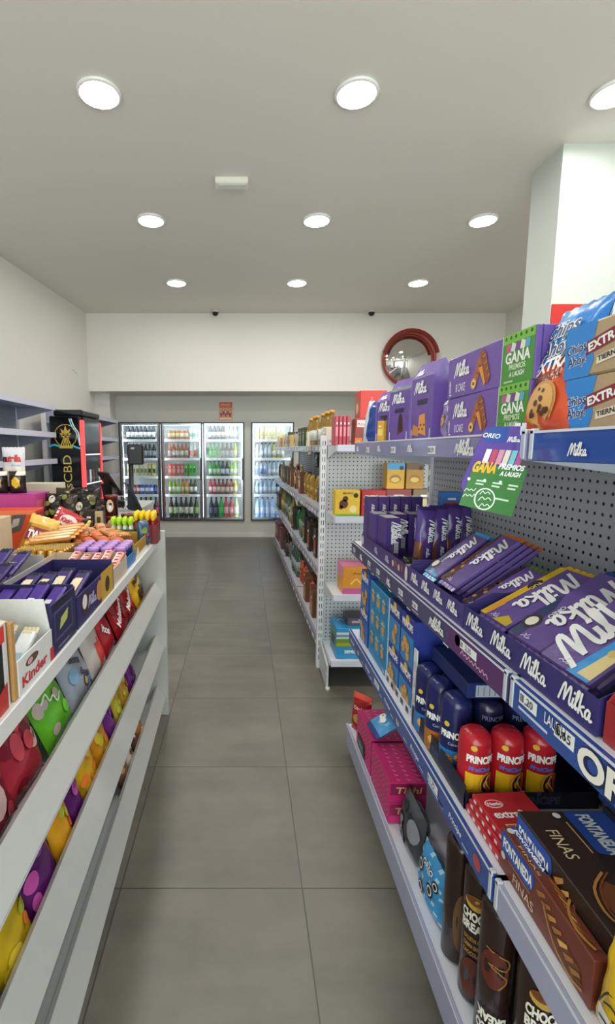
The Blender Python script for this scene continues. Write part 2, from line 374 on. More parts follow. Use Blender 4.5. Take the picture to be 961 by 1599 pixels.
m = MB(); F = Frame((-.105, -.004, 0), (1, 0, 0), (0, 0, 1)); m.box(-.105, .105, -.004, 0, 0, .285, P('#d98a4a', 'card'))
m.rect(F, 0, .2, .21, .285, '#c8452e'); m.scribble(F, .03, .225, .14, .035, '#f3d9a0')
for i in range(5): m.disc(F, .03 + i*.036, .1 + .03*(i % 2), .017, '#7a2030', ry=.05); m.disc(F, .03 + i*.036, .13 + .03*(i % 2), .01, '#f0e2d6', h=.0009)
m.rect(F, .01, .01, .2, .04, '#f0c8b0'); m.build('wall_poster', loc=(-.30, BACK - .001, 1.905), label='small orange and red offer poster on the wall above the third cooler door', cat='poster')
m = MB(); F = Frame((2.06, 3.318, 2.03), (1, 0, 0), (0, 0, 1)); m.box(2.058, 2.42, 3.318, 3.3295, 2.03, 2.40, P('#c9302c', 'card')); m.rect(F, .02, .02, .33, .03, '#f0f0f0')
m.build('red_sign', label='plain red sign panel fixed on the white pillar behind the cookie packs', cat='sign')
m = MB()
for i in range(6): m.box(-2.33, -2.325, 6.6 + i*.09, 6.6 + i*.09 + .095, 2.51 - .02*i, 2.516 - .02*i, P('#cfccc4', 'metal'))
m.build('wall_cable', label='thin pale cable stub running down the left wall beside the bulkhead', cat='cable')

#### COOLERS
lab_doors = []
greyal = P('#9a9ea3', 'metal'); darkf = P('#3c3f42', 'metal'); whitei = P('#eef2f4', 'metal'); strip = emis('cooler_led', (.86, .94, 1.0), COOL * 1.7)
shelfz = [.335, .69, .99, 1.29, 1.595]
def cooler(name, x0, doors, wdoor, label):
    e = empty('drinks_cooler', (x0, BACK, 0), label=label, cat='refrigerator', group='glass door coolers'); Wd = doors * wdoor
    m = MB(); z0, z1, D = .275, 1.875, .62
    m.box(0, Wd, D - .03, D, z0, z1, whitei); m.box(-.0, .02, .03, D, z0, z1, whitei); m.box(Wd - .02, Wd, .03, D, z0, z1, whitei)
    m.box(0, Wd, .03, D, z0, z0 + .03, whitei); m.box(0, Wd, .03, D, z1 - .03, z1, whitei); m.build('cabinet', e)
    for k in range(doors + 1):
        x = min(max(k * wdoor, .035), Wd - .035)
        m = MB(); m.box(x - .008, x + .008, .075, .09, z0 + .05, z1 - .05, strip); m.build('light_strip', e, kind=None)
    m = MB(); m.box(.03, Wd - .03, .06, .08, z1 - .05, z1 - .035, strip); m.build('light_strip', e)
    for z in shelfz[1:]:
        m = MB(); m.box(.02, Wd - .02, .13, D - .04, z - .012, z - .004, P('#dfe4e8', 'metal')); m.box(.02, Wd - .02, .115, .13, z - .03, z + .012, P('#f0f3f6', 'metal'))
        for q in range(int(Wd / .055)): m.box(.03 + q*.055, .033 + q*.055, .118, .122, z + .012, z + .07, greyal)
        m.box(.02, Wd - .02, .117, .121, z + .068, z + .072, greyal); m.box(.02, Wd - .02, .117, .121, z + .04, z + .043, greyal)
        m.build('wire_shelf', e)
    for k in range(doors):
        a, b = k * wdoor + .004, (k + 1) * wdoor - .004
        m = MB()
        m.box(a, a + .022, -.03, .03, z0, z1, darkf); m.box(b - .022, b, -.03, .03, z0, z1, darkf); m.box(a + .022, b - .022, -.03, .03, z1 - .022, z1, darkf); m.box(a + .022, b - .022, -.03, .03, z0, z0 + .022, darkf)
        for q in (0, 1):
            xx = (a + .022, a + .05) if q == 0 else (b - .05, b - .022); m.box(xx[0], xx[1], -.027, .03, z0 + .022, z1 - .022, P('#aab0b4', 'chrome'))
        m.box(a + .05, b - .05, -.027, .03, z1 - .05, z1 - .022, P('#aab0b4', 'chrome')); m.box(a + .05, b - .05, -.027, .03, z0 + .022, z0 + .05, P('#aab0b4', 'chrome'))
        d = m.build('door', e)
        m = MB(); m.box(a + .05, b - .05, -.004, .002, z0 + .05, z1 - .05, GLASS); m.build('glass_pane', d)
        m = MB(); m.box(b - .035, b - .022, -.06, -.03, .95, 1.3, P('#2b2d30', 'metal')); m.build('door_handle', d)
    return e
cooler('a', -2.03, 3, .6767, 'bank of three glass door drinks coolers set in the far wall')
cooler('b', .105, 1, .695, 'single glass door cooler of pale water bottles beside the far shelving')
def bottle(body, capc, labc, hgt, r, liquid=None):
    m = MB(); b = P(body, 'bottle'); c = P(capc, 'card'); l = P(labc, 'card')
    pr = [(r*.85, 0), (r, .01*hgt/.25), (r, hgt*.2), (r*1.01, hgt*.2), (r*1.01, hgt*.52), (r, hgt*.52), (r, hgt*.6), (r*.6, hgt*.76), (r*.38, hgt*.86), (r*.38, hgt*.93), (r*.45, hgt*.93), (r*.45, hgt)]
    m.lathe(pr, [b, b, l, l, l, b, b, b, b, c, c], seg=10); return m
def can(body, band, hgt=.168, r=.033):
    m = MB(); b = P(body, 'bottle'); c = P(band, 'card'); t = P('#b8bcc0', 'chrome')
    m.lathe([(r*.8, 0), (r, .012), (r, hgt*.35), (r, hgt*.7), (r, hgt*.9), (r*.82, hgt*.985), (r*.82, hgt)], [t, b, c, b, b, t], seg=10); return m
def pack(c1, c2, w, H, d):
    m = MB(); m.box(-w/2, w/2, -d/2, d/2, 0, H, P(c1), .002); F = faces(w, d, H)[0]; m.rect(F, w*.12, H*.3, w*.88, H*.62, c2); m.rect(F, w*.3, H*.7, w*.7, H*.78, WHITE); return m
drink_palette = {
 (0, 4): [('#20242c', '#c9ccd2', '#e8e8ea')], (0, 3): [('#101318', '#d7dadf', '#23262c'), ('#2b2e35', '#e8e8ea', '#9aa0a8')], (0, 2): [('#d8d9b8', '#8a8a50', '#e9ead8'), ('#c9c070', '#3a3a30', '#dcdccf')],
 (0, 1): [('#b3202c', '#e8e8ea', '#101010'), ('#3060b8', '#e8e8f4', '#c8d8f0'), ('#20242c', '#3458c0', '#dddddd')], (0, 0): [('#30202a', '#222222', '#902030')],
 (1, 4): [('#a87a4a', '#d8c090', '#7a5030'), ('#c08050', '#e8d8c0', '#c05030'), ('#c8d0d0', '#88a0a0', '#e8eef0')], (1, 3): [('#c87848', '#e8b080', '#d8d8d8'), ('#b8c8c8', '#e8e8e8', '#d05030')],
 (1, 2): [('#d86858', '#f0b0a0', '#e8e0d8'), ('#50b040', '#208020', '#e8f0d8')], (1, 1): [('#88c020', '#d0e040', '#f0f0e0'), ('#e0a040', '#d05020', '#f0e0b0'), ('#505840', '#90c030', '#e8e8e0')], (1, 0): [('#202818', '#101010', '#a8b890'), ('#182018', '#902020', '#c8c8b0'), ('#30381c', '#101010', '#7c9040')],
 (2, 4): [('#48444c', '#a03038', '#d8d0d0'), ('#c8c8cc', '#c8c8a8', '#ececec')], (2, 3): [('#28a038', '#188028', '#50c060'), ('#484048', '#282028', '#a8a0a8'), ('#c0d030', '#e0e060', '#e0e8a0')], (2, 2): [('#40a848', '#208830', '#d0e8d0'), ('#384858', '#8090a0', '#d8e0e8'), ('#a0e050', '#60b030', '#e8f0d0')],
 (2, 1): [('#c83848', '#a02030', '#f0d0d0'), ('#984848', '#603030', '#e8d0c0'), ('#f0d040', '#e8a020', '#f8f0c0')], (2, 0): [('#181c28', '#203048', '#404860'), ('#20a838', '#187028', '#48c058'), ('#b84848', '#902030', '#e0a0a0'), ('#c8d8a0', '#a8c050', '#f0f0e0')],
 (3, 4): [('#d8cc98', '#a8a070', '#f0e8c8')], (3, 3): [('#c8d4dc', '#303840', '#e8eef4'), ('#d0c860', '#b02830', '#e8e8d8')], (3, 2): [('#b8d0e8', '#b04060', '#6888c8'), ('#c8dcec', '#4070b8', '#e8f0f8')], (3, 1): [('#a8c4e4', '#3868b8', '#dce8f4'), ('#283858', '#6888b8', '#c8d8e8')], (3, 0): [('#a0c0e8', '#4070c0', '#c8dcf4')]}
doorn = ['leftmost', 'second', 'third', 'fourth']; shn = ['bottom', 'fourth', 'third', 'second', 'top']
proto = {}
for (dr, sh), pal in drink_palette.items():
    x0 = (-2.03 + dr * .6767 if dr < 3 else .105) + .075; wd = .53; z = shelfz[sh] - (.0 if sh else .03)
    kindc = 'bottle'; hgt = .262 if sh not in (0,) else .34
    if (dr, sh) in ((0, 1), (1, 4)): kindc = 'can'
    if (dr, sh) in ((0, 2), (3, 4), (1, 2)): kindc = 'carton'
    step = {'bottle': .069 if sh else .084, 'can': .07, 'carton': .068}[kindc]; n = int(wd / step)
    rn = random.Random(dr * 10 + sh)
    for q in range(n):
        ci = min(len(pal) - 1, int(q / n * len(pal) * .999 + rn.uniform(-.25, .25))) if len(pal) > 1 else 0; ci = max(0, ci); c = pal[ci]
        if kindc == 'bottle': key = ('b', c, hgt); mk = lambda: bottle(c[0], c[1], c[2], hgt, .033 if hgt < .28 else .04)
        elif kindc == 'can': key = ('c', c); mk = lambda: can(c[0], c[1])
        else: key = ('p', c); mk = lambda: pack(c[0], c[1], .058, .22, .07)
        nm = {'bottle': 'drink_bottle', 'can': 'drink_can', 'carton': 'drink_carton'}[kindc]
        lab = '%s, %s from the left on the %s shelf behind the %s cooler door' % (nm.replace('_', ' '), ORD[q], shn[sh], doorn[dr])
        loc = (x0 + step * (q + .5), BACK + .19 + rn.uniform(0, .02), z - .004 + (.0 if sh else .0))
        if sh == 0: loc = (loc[0], loc[1], .3055)
        else: loc = (loc[0], loc[1], shelfz[sh] - .0035)
        if key not in proto: proto[key] = mk().build(nm, loc=loc, label=lab, cat=kindc, group='drinks in the coolers')
        else: dup(proto[key], loc, (0, 0, rn.uniform(0, .3)), lab, 'drinks in the coolers')

#### LEFT WALL SHELVING
lav = P('#c9cbdd', 'metal'); lavd = P('#9fa3b8', 'metal'); whitem = P('#e6e6ea', 'metal')
ws_peg = pegboard('slatwall_grey', 1, '#98a2b0', .05, .004)
for ya, yb_, lab in ((1.0, 4.76, 'tall grey metal wall shelving with empty shelves behind the counter'), (5.44, 7.1, 'grey metal wall shelving between the black fridge and the coolers')):
    e = empty('wall_shelving', label=lab, cat='shelving')
    m = MB(); m.box(-2.27, -2.25, ya, yb_, .1, 1.92, ws_peg); m.build('back_panel', e)
    ys = [ya + (yb_ - ya) * q / (3 if ya < 2 else 2) for q in range(4 if ya < 2 else 3)]
    for z in (1.865, 1.60, 1.345, 1.09, .7, .2):
        m = MB(); x1 = -1.88 if z > .3 else -1.8
        m.box(-2.25, x1, ya, yb_, z - .02, z, lavd); m.box(x1, x1 + .012, ya, yb_, z - .045, z + .004, lav); s = m.build('shelf', e)
        for y in ys:
            m = MB(); m.prism([(-2.25, z - .02), (x1, z - .02), (x1, z - .04), (-2.25, z - .14)], min(y, yb_ - .012), min(y, yb_ - .012) + .012, lavd); m.build('bracket', s)
    for y in ys:
        m = MB(); m.box(-2.29, -2.24, y - .02, y + .02, 0, 1.93, whitem); m.build('upright', e)
for z, y in ((1.87, 3.05), (1.605, 3.05)):
    m = MB(); m.box(-1.95, -1.865, y - .2, y + .02, z, z + .05, P('#efe9d0', 'card'), .004); m.rect(Frame((-1.8648, y-.2, z), (0, 1, 0), (0, 0, 1)), .02, .01, .19, .04, '#d8cfa8')
    m.build('small_box', label='small cream box on the %s empty wall shelf' % ('topmost' if z > 1.8 else 'second'), cat='box')

#### CBD VENDING FRIDGE
e = empty('vending_fridge', (-1.62, 4.80, 0), label='slim black upright fridge with gold leaf logo and red lit door edges', cat='refrigerator')
fw, fd, fh = .33, .60, 1.83; blk = P('#0e0e11', 'gloss')
m = MB(); m.box(-fw, -.03, 0, fd, .05, fh - .06, blk, .008); m.box(-fw + .02, -.05, .02, fd - .02, 0, .05, P('#141416', 'metal')); m.box(-fw + .04, -.0, 0.01, fd - .01, fh - .06, fh, P('#18181b', 'gloss'), .012)
F = Frame((-fw, -.0005, 0), (1, 0, 0), (0, 0, 1))
gold = '#c9a93e'
cx_, cz_ = .16, 1.575; m.strokes(F, [[(math.cos(t*.4189), math.sin(t*.4189)) for t in range(16)]], cx_, cz_, .11, .06, gold)
for ang, L in ((90, 1), (55, .8), (125, .8), (22, .6), (158, .6), (-8, .42), (188, .42)):
    a = R(ang); dx, dz = math.cos(a), math.sin(a); c0 = (cx_, cz_ - .0); t = (cx_ + dx*.105*L, cz_ + dz*.105*L); mid = (cx_ + dx*.05*L, cz_ + dz*.05*L)
    m.poly(F, [c0, (mid[0] + dz*.016, mid[1] - dx*.016), t, (mid[0] - dz*.016, mid[1] + dx*.016)], gold, .0009)
m.poly(F, [(cx_ - .07, cz_ - .125), (cx_ + .07, cz_ - .125), (cx_ + .06, cz_ - .098), (cx_ - .06, cz_ - .098)], gold, .001)
for q in range(-2, 3): m.poly(F, [(cx_ + q*.025 - .006, cz_ - .098), (cx_ + q*.025 + .006, cz_ - .098), (cx_ + q*.01 + .004, cz_ - .02), (cx_ + q*.01 - .004, cz_ - .02)], gold, .0012)
for off, col in ((0, '#8fd6e0'), (.02, '#d8eef0')): m.strokes(F, [[(.20 + off, 1.74), (.23 + off, 1.66), (.27 + off, 1.6), (.298, 1.48)]], 0, 0, 1, .011, col)
m.strokes(F, [[(.0, 1.47), (.04, 1.485), (.09, 1.47)], [(.22, 1.48), (.26, 1.46), (.297, 1.45)]], 0, 0, 1, .018, '#3fb6d0')
m.text(F, 'GeniasCBD', .205, .72, .12, '#d0b860', rot=R(90), fit=.66); m.build('cabinet', e)
m = MB(); red = emis('red_led', (1, .07, .07), .42)
m.box(-.03, .012, .0, .035, .1, fh - .1, red, .008); m.box(-.03, .012, fd - .035, fd, .1, fh - .1, red, .008); m.build('led_strip', e, label='red glowing edge strips')
m = MB(); m.box(-.03, .0, .035, fd - .035, .1, fh - .3, P('#20232c', 'gloss')); m.box(-.03, .004, .035, fd - .035, fh - .3, fh - .07, P('#1a1c20', 'gloss'))
F = Frame((.0005, .035, 0), (0, 1, 0), (0, 0, 1)); 
for z in (.75, 1.08, 1.38): m.rect(F, 0, z, fd - .07, z + .012, emis('fridge_shelf_light', (.9, .95, 1), .5))
for i in range(5):
    for z in (.8, 1.13): m.rect(F, .03 + i*.1, z - .03, .09 + i*.1, z + .1, ['#c8ccd8', '#4a3050', '#e8e8ee', '#6a3848', '#2a2a30'][(i + int(z*10)) % 5])
m.build('door', e)

#### SHELVING A (right, near): front X=.49, back X=.83
XF, XB = .49, .83
peg = pegboard('pegboard_grey', 1, '#a9adb4'); pegx = pegboard('pegboard_light', 0, '#c3c6cb')
railp = P('#77719c', 'gloss'); raild = P('#4b4570', 'gloss'); railb = P('#2f4f9a', 'gloss'); railpl = P('#a9adc8', 'metal'); railw = P('#8d8bb4', 'gloss')
def rail(x, y0, y1, z0, z1, mt, parent, art=None, name='price_rail'):
    m = MB(); m.box(x - .006, x + .004, y0, y1, z0, z1, mt, .0015); m.box(x - .0075, x - .006, y0, y1, z1 - .004, z1, P('#d9dbe6', 'gloss'))
    F = Frame((x - .0062, y1, z0), (0, -1, 0), (0, 0, 1))
    if art: art(m, F, y1 - y0, z1 - z0)
    return m.build(name, parent)
def price(m, F, a, b, w=.05, hh=.022, t='1,80'):
    m.rect(F, a, b, a + w, b + hh, '#eef0f2', .0008); m.text(F, t, a + w*.5, b + hh*.22, hh*.85, '#23262c', align='c', h=.0014, bold=.01)
    for i in range(5): m.rect(F, a + .003 + i*.002, b + .004, a + .004 + i*.002, b + hh - .004, '#23262c', .0014)
def art_top(m, F, L, H):
    for k in range(int(L / .16)): 
        a = .04 + k*.16
        if k % 2: price(m, F, a, .008, .05, .02, '%d,%d9' % (1 + k % 3, k % 10))
        else: m.milka(F, a, .012, .02)
    m.rect(F, L - .1, .006, L - .005, H - .006, '#e9edf4', .0008); m.milka(F, L - .26, .006, .034)
def art_blue(m, F, L, H):
    m.milka(F, .1, .01, .018); m.text(F, 'OREO', .22, .012, .028, WHITE, bold=.03); price(m, F, .33, .014, .07, .02, '2,10'); m.text(F, 'Principe', .45, .012, .028, WHITE, shear=.2, bold=.02)
    for k in range(3): price(m, F, .62 + k*.22, .01, .05, .02, '1,%d5' % k); m.text(F, 'OREO', .7 + k*.22, .012, .025, WHITE, bold=.03)
def art_mid(m, F, L, H):
    m.rect(F, L*.8, .004, L - .004, H - .006, '#5a2f6a', .0006)
    for k in range(8):
        a = .03 + k*.125
        if k % 3 == 1: m.milka(F, a, .012, .022)
        else: price(m, F, a, .018, .042, .018, '1,%d0' % k); m.rect(F, a, .008, a + .05, .011, '#c8c6d8', .0008)
    m.milka(F, .93, .014, .03); m.disc(F, 1.07, .036, .013, '#8a7a9a'); price(m, F, 1.085, .026, .075, .019, '2,35')
    m.scribble(F, 1.09, .012, .12, .012, '#e8b8d0')
    for q in (.35, .56, .74, 1.0): m.rect(F, q, 0, q + .03, .003, '#f4f4f8', .002)
def art_oreo(m, F, L, H):
    price(m, F, .03, .026, .05, .022, '1,20'); m.text(F, 'LAUGH', .10, .03, .026, WHITE, bold=.01, fit=.05); price(m, F, .125, .024, .045, .024, '1,65')
    m.rect(F, .03, .014, .11, .019, '#c8d4ec', .0008); m.otext(F, 'OREO', .178, .008, .056, '#f2efe4', '#242a52', bold=.04, ob=.09, fit=.175)
    for k in range(3): m.otext(F, 'OREO', .55 + k*.3, .014, .06, '#f2efe4', '#242a52', bold=.05, ob=.1, fit=.17)
def art_s2(m, F, L, H):
    for k in range(9):
        a = .04 + k*.13
        if k in (3, 7): price(m, F, a, .02, .065, .022, '1,%d5' % k)
        elif k % 2: m.text(F, 'LU', a, .02, .022, WHITE, bold=.03)
        else: m.text(F, 'Principe', a, .022, .02, '#e6ebf8', shear=.2, bold=.02)
        m.rect(F, a + .07, .014, a + .1, .018, '#b8c4e0', .0008)
    m.disc(F, L - .06, .03, .016, '#b04a4a'); m.rect(F, L - .32, .013, L - .23, .018, '#c8d0e8', .0008)
bays = [(.82, 2.10), (-.46, .815)]
LEV = [(1.465, 1.418, 1.468), (1.03, .972, 1.03), (.617, .555, .617), (.15, .055, .152)]
A = empty('gondola_shelving', (0, 0, 0), label='grey pegboard gondola shelving on the right packed with chocolate and biscuits', cat='shelving')
m = MB(); m.box(XB, XB + .03, -.46, 2.10, .1, 1.5, peg); m.build('pegboard_panel', A)
m = MB(); m.box(XB + .03, XB + .34, -.46, 2.10, .1, .15, whitem); m.build('rear_base', A)
for y in (2.10, .8175, -.46):
    m = MB(); m.box(XB - .012, XB + .045, y - .014, y + .014, 0, 1.52, whitem)
    for k in range(28): 
        for dx in (-.004,): m.box(XB - .0125, XB - .012, y - .006, y - .002, .1 + k*.05, .125 + k*.05, P('#222222')); m.box(XB - .0125, XB - .012, y + .002, y + .006, .1 + k*.05, .125 + k*.05, P('#222222'))
    m.build('upright', A)
for (y0, y1) in bays:
    near = y0 < 0
    for li, (zd, l0, l1) in enumerate(LEV):
        m = MB(); m.box(XF + .004, XB, y0 + .004, y1 - .004, zd - .02, zd - .001, P('#dcdee8', 'metal'), .001)
        if li == 3: m.box(XF + .03, XB, y0 + .004, y1 - .004, .0, .055, P('#4a4c55', 'metal'))
        s = m.build('shelf', A)
        mt, art = {0: (railw, art_top) if not near else (railb, art_blue), 1: (raild, art_mid) if not near else (railb, art_oreo), 2: (railb, art_s2) if not near else (railpl, None), 3: (railpl, None)}[li]
        rail(XF, y0 + .002, y1 - .002, l0, l1, mt, s, art)
        for yb in (y0 + .004, y1 - .007):
            m = MB(); m.prism([(XF + .002, l0), (XF + .002, l1 - .002), (XB, l1 - .002), (XB, l0 - (.05 if li < 3 else 0))], yb, yb + .003, P('#b9bdc9', 'metal')); m.build('bracket', s)
        for yb in ((y0 + .004,) if not near else (y1 - .014,)):
            m = MB(); m.box(XF - .0075, XF + .004, yb, yb + .012, l0 + .002, l1 + .004, P('#c6ccd6', 'metal'), .002); m.build('rail_end_cap', s)

#### product builders (base at z=0, front faces -Y)
AIS = -R(90)          # front turned to the aisle on the right-hand shelving
def cookie(m, F, a, b, r, col='#c98f4a', chip='#4a2a18', n=9, seed=1, h=.001):
    m.disc(F, a, b, r, col, h); rn = random.Random(seed)
    m.disc(F, a, b, r*.86, '#dba55e', h + .0003)
    for k in range(n):
        t = rn.uniform(0, 6.28); q = r*.75*math.sqrt(rn.random()); m.disc(F, a + q*math.cos(t), b + q*math.sin(t), r*rn.uniform(.08, .15), chip, h + .0007, n=7)
def waffle(m, F, a, b, s, h=.001):
    T = lambda x, y: (a + x*s, b + y*s)
    m.poly(F, [T(0, .1), T(.18, .0), T(.34, .12), T(.75, 1.0), T(.55, 1.08), T(.3, .8)], '#a9643a', h)
    m.poly(F, [T(.45, .95), T(.62, 1.1), T(.82, .95), T(1.12, .2), T(.98, .02), T(.8, .12)], '#8f4f2c', h + .0002)
    m.poly(F, [T(.42, .55), T(.62, .6), T(.86, .05), T(.78, -.02), T(.6, .3)], '#e8952e', h + .0004)
    for k in range(4):
        m.poly(F, [T(.15 + k*.13, .22 + k*.2), T(.3 + k*.13, .18 + k*.2), T(.31 + k*.13, .21 + k*.2), T(.16 + k*.13, .26 + k*.2)], '#6d3a20', h + .0006)
        m.poly(F, [T(.62 + k*.12, .85 - k*.2), T(.8 + k*.1, .92 - k*.2), T(.8 + k*.1, .88 - k*.2), T(.63 + k*.12, .81 - k*.2)], '#c98850', h + .0006)
    m.disc(F, *T(.16, .12), s*.17, '#d9a04e', h + .0008); m.disc(F, *T(.16, .12), s*.12, '#f0cf8a', h + .001); m.disc(F, *T(.16, .12), s*.06, '#5a3018', h + .0012)
def milka_cake():
    w, H, d = .343, .094, .16; m = MB(); m.box(-w/2, w/2, -d/2, d/2, 0, H, P('#7457a8'), .0015); F, L, Rt, T = faces(w, d, H)
    m.milka(F, .035, .046, .032); m.text(F, '8 CAKE', .045, .012, .026, WHITE, fit=.045, bold=.0); m.text(F, '&', .01, .03, .016, WHITE); m.rect(F, .012, .006, .022, .009, WHITE); m.rect(F, .012, .012, .016, .03, WHITE)
    waffle(m, F, .12, .012, .07)
    m.rect(F, .24, .0, .341, H, '#4c8f3a'); m.rect(F, .24, H*.82, .341, H, '#77bb45', .0008)
    for k in range(6): m.disc(F, .25 + k*.016, H*.93, .0035, '#2a5a24', .001)
    for k, c in enumerate(('#c05a8a', '#d8d8d8', '#7a4a90', '#e8e0d8', '#58a8c8')): m.poly(F, [(.252 + k*.015, .062), (.266 + k*.015, .06), (.269 + k*.015, .074), (.256 + k*.015, .078)], c, .001)
    m.text(F, 'GANA', .291, .040, .028, WHITE, fit=.078, align='c', bold=.03); m.text(F, 'PREMIOS', .291, .027, .014, '#dff0c8', fit=.052, align='c', bold=.02); m.text(F, 'A LAUGH', .291, .014, .013, WHITE, fit=.048, align='c', bold=.02)
    m.rect(F, .25, .004, .28, .007, '#bcd8a8', .0009)
    m.rect(F, .2385, 0, .2405, H, '#e8f0e0', .0011)
    for k in range(5): m.rect(Rt, .05, .04 + k*.009, .13, .045 + k*.009, '#b8aeda')
    m.rect(Rt, .045, .035, .135, .087, '#8f7fc4', .0003); m.rect(Rt, .01, 0, .012, H, '#4a3478')
    return m
for k, z in enumerate((1.4662, 1.5606)):
    milka_cake().build('waffle_cake_box', loc=(XF + .018 + .08, 1.035, z), rot=(0, 0, AIS + (.02 if k else 0)), label='purple and green waffle cake box, %s of the two stacked on the top shelf' % ('upper' if k else 'lower'), cat='box', group='waffle cake boxes')
def milka_tall(seed, top='#4f7a44', H=.2, w=.115):
    m = MB(); d = .06; pr = P('#6f55a2', 'film'); 
    m.add([(-w/2, -d/2, 0), (w/2, -d/2, 0), (w/2, d/2, 0), (-w/2, d/2, 0), (-w/2, -d/2, H*.8), (w/2, -d/2, H*.8), (w/2, d/2, H*.8), (-w/2, d/2, H*.8), (-w/2, -.002, H), (w/2, -.002, H), (w/2, .002, H), (-w/2, .002, H)],
          [(0, 3, 2, 1), (0, 1, 5, 4), (2, 3, 7, 6), (1, 2, 6, 5), (3, 0, 4, 7), (4, 5, 9, 8), (6, 7, 11, 10), (5, 6, 10, 9), (7, 4, 8, 11), (8, 9, 10, 11)], pr)
    F = Frame((-w/2, -d/2, 0), (1, 0, 0), (0, 0, 1)); sl = Frame((-w/2, -d/2, H*.8), (1, 0, 0), Vector((0, d/2, H*.2)).normalized())
    m.rect(F, .0, 0, .004, H*.8, '#8d78bd'); m.milka(F, .02, H*.6, .032); m.rect(F, w*.3, H*.45, w*.75, H*.52, '#3a2a50')
    if seed % 2: m.poly(F, [(w*.45, .02), (w*.75, .03), (w*.68, .08), (w*.5, .075)], '#5a341e'); m.poly(F, [(w*.5, .03), (w*.7, .035), (w*.64, .09), (w*.53, .085)], '#3d2416', .0008)
    else:
        m.poly(F, [(w*.1, .015), (w*.4, .01), (w*.42, .035), (w*.15, .045)], '#c9873f'); m.poly(F, [(w*.4, .02), (w*.75, .01), (w*.68, .075), (w*.42, .07)], '#e09a48', .0008)
        for q in range(4): m.disc(F, w*(.45 + .07*q), .03 + .012*(q % 2), .004, '#5a2f18', .0012)
    if top: m.rect(sl, .0, .004, w, .03, top)
    else: m.milka(sl, .012, .008, .02)
    for q in (.06, .9): m.rect(F, w*q, .004, w*q + .003, .03, WHITE, .0008)
    return m
milka_tall(1, '#4f7a44', .205, .12).build('biscuit_bag', loc=(.545, 1.62, 1.4662), rot=(0, 0, AIS + .25), label='tall purple chocolate biscuit bag with green top strip under the mirror', cat='bag', group='tall purple bags')
milka_tall(0, None, .222, .13).build('biscuit_bag', loc=(.545, 1.41, 1.4662), rot=(0, 0, AIS + .12), label='tallest purple bag with orange biscuits printed on it, below the mirror', cat='bag', group='tall purple bags')
milka_tall(1, None, .185, .1).build('biscuit_bag', loc=(.545, 1.80, 1.4662), rot=(0, 0, AIS + .3), label='purple bag standing farthest along the top shelf beside blue bag', cat='bag', group='tall purple bags')
def pouch(base, w, H, t, fn=None, art=None, seed=0, kind='film'):
    m = MB(); bl = fn if isinstance(fn, Bl) else None
    F = m.bag(w, H, t, P(base, kind), None if bl else fn, seed=seed)
    for q, (u, v, r_, k, c) in enumerate(bl.L if bl else ()):
        r_ *= w * 1.25; a = max(-w*.47 + r_, min(w*.47 - r_, (u - .5)*w)); b = max(r_*k + H*.04, min(H*.96 - r_*k, v*H)); m.disc(F, a, b, r_, P(c, 'film'), .0014 + .00015*q, ry=r_*k, n=12)
    if art: art(m, F)
    return m
class Bl:
    def __init__(s, colors, seed, n=7):
        rn = random.Random(seed); s.L = [(rn.uniform(.1, .9), rn.uniform(.1, .88), rn.uniform(.05, .15), rn.uniform(.6, 1.3), rn.choice(colors)) for _ in range(n)]
def blobs(colors, seed, n=7): return Bl(colors, seed, n)
pouch('#6f55a2', .12, .17, .05, lambda u, v: '#b7a8c8' if v > .84 else None, lambda m, F: (m.milka(F, -.03, .1, .024), cookie(m, F, .01, .05, .022, '#7a4a28')), 3).build('biscuit_pouch', loc=(.60, 1.26, 1.4662), rot=(-.1, .35, AIS), label='purple pouch leaning sideways behind the waffle cake boxes', cat='pouch')
def gana(m, F):
    m.milka(F, -.055, .085, .02); cookie(m, F, -.025, .045, .016, '#b07848'); m.grid(F, .0, .012, .058, .098, '#3f6d3a', .0006); m.text(F, 'GANA', .028, .065, .022, '#e6f2d8', fit=.045, align='c', bold=.03, h=.0016); m.text(F, 'PREMIOS', .028, .045, .014, WHITE, fit=.04, align='c', h=.0016)
pouch('#8d78b8', .13, .105, .045, None, gana, 4).build('biscuit_pouch', loc=(.54, 1.24, 1.4662), rot=(-.08, 0, AIS), label='low purple pouch with green prize panel beside the waffle cake boxes', cat='pouch')
pouch('#24222e', .1, .19, .04, lambda u, v: '#3f6d3a' if v > .85 else None, None, 5).build('biscuit_pouch', loc=(.66, 1.22, 1.4662), rot=(-.1, -.1, AIS + .2), label='dark pouch with green top edge sticking up behind purple pouches', cat='pouch')
pouch('#29458e', .11, .17, .05, lambda u, v: '#cfd6e4' if u < .3 else None, None, 6).build('biscuit_pouch', loc=(.53, 1.99, 1.4662), rot=(-.1, .08, AIS + .5), label='blue and silver bag at the far end of the top shelf', cat='pouch')
pouch('#c9ced6', .09, .17, .05, None, None, 8).build('biscuit_pouch', loc=(.60, 2.04, 1.4662), rot=(-.1, .0, -.2), label='silver grey bag at the far end of the top shelf', cat='pouch')
pack('#e0b030', '#f2d878', .03, .075, .02).build('small_box', loc=(.498 + .012, 1.78, 1.4662), rot=(0, 0, AIS + .5), label='small yellow box standing before the purple bags on the top shelf', cat='box')
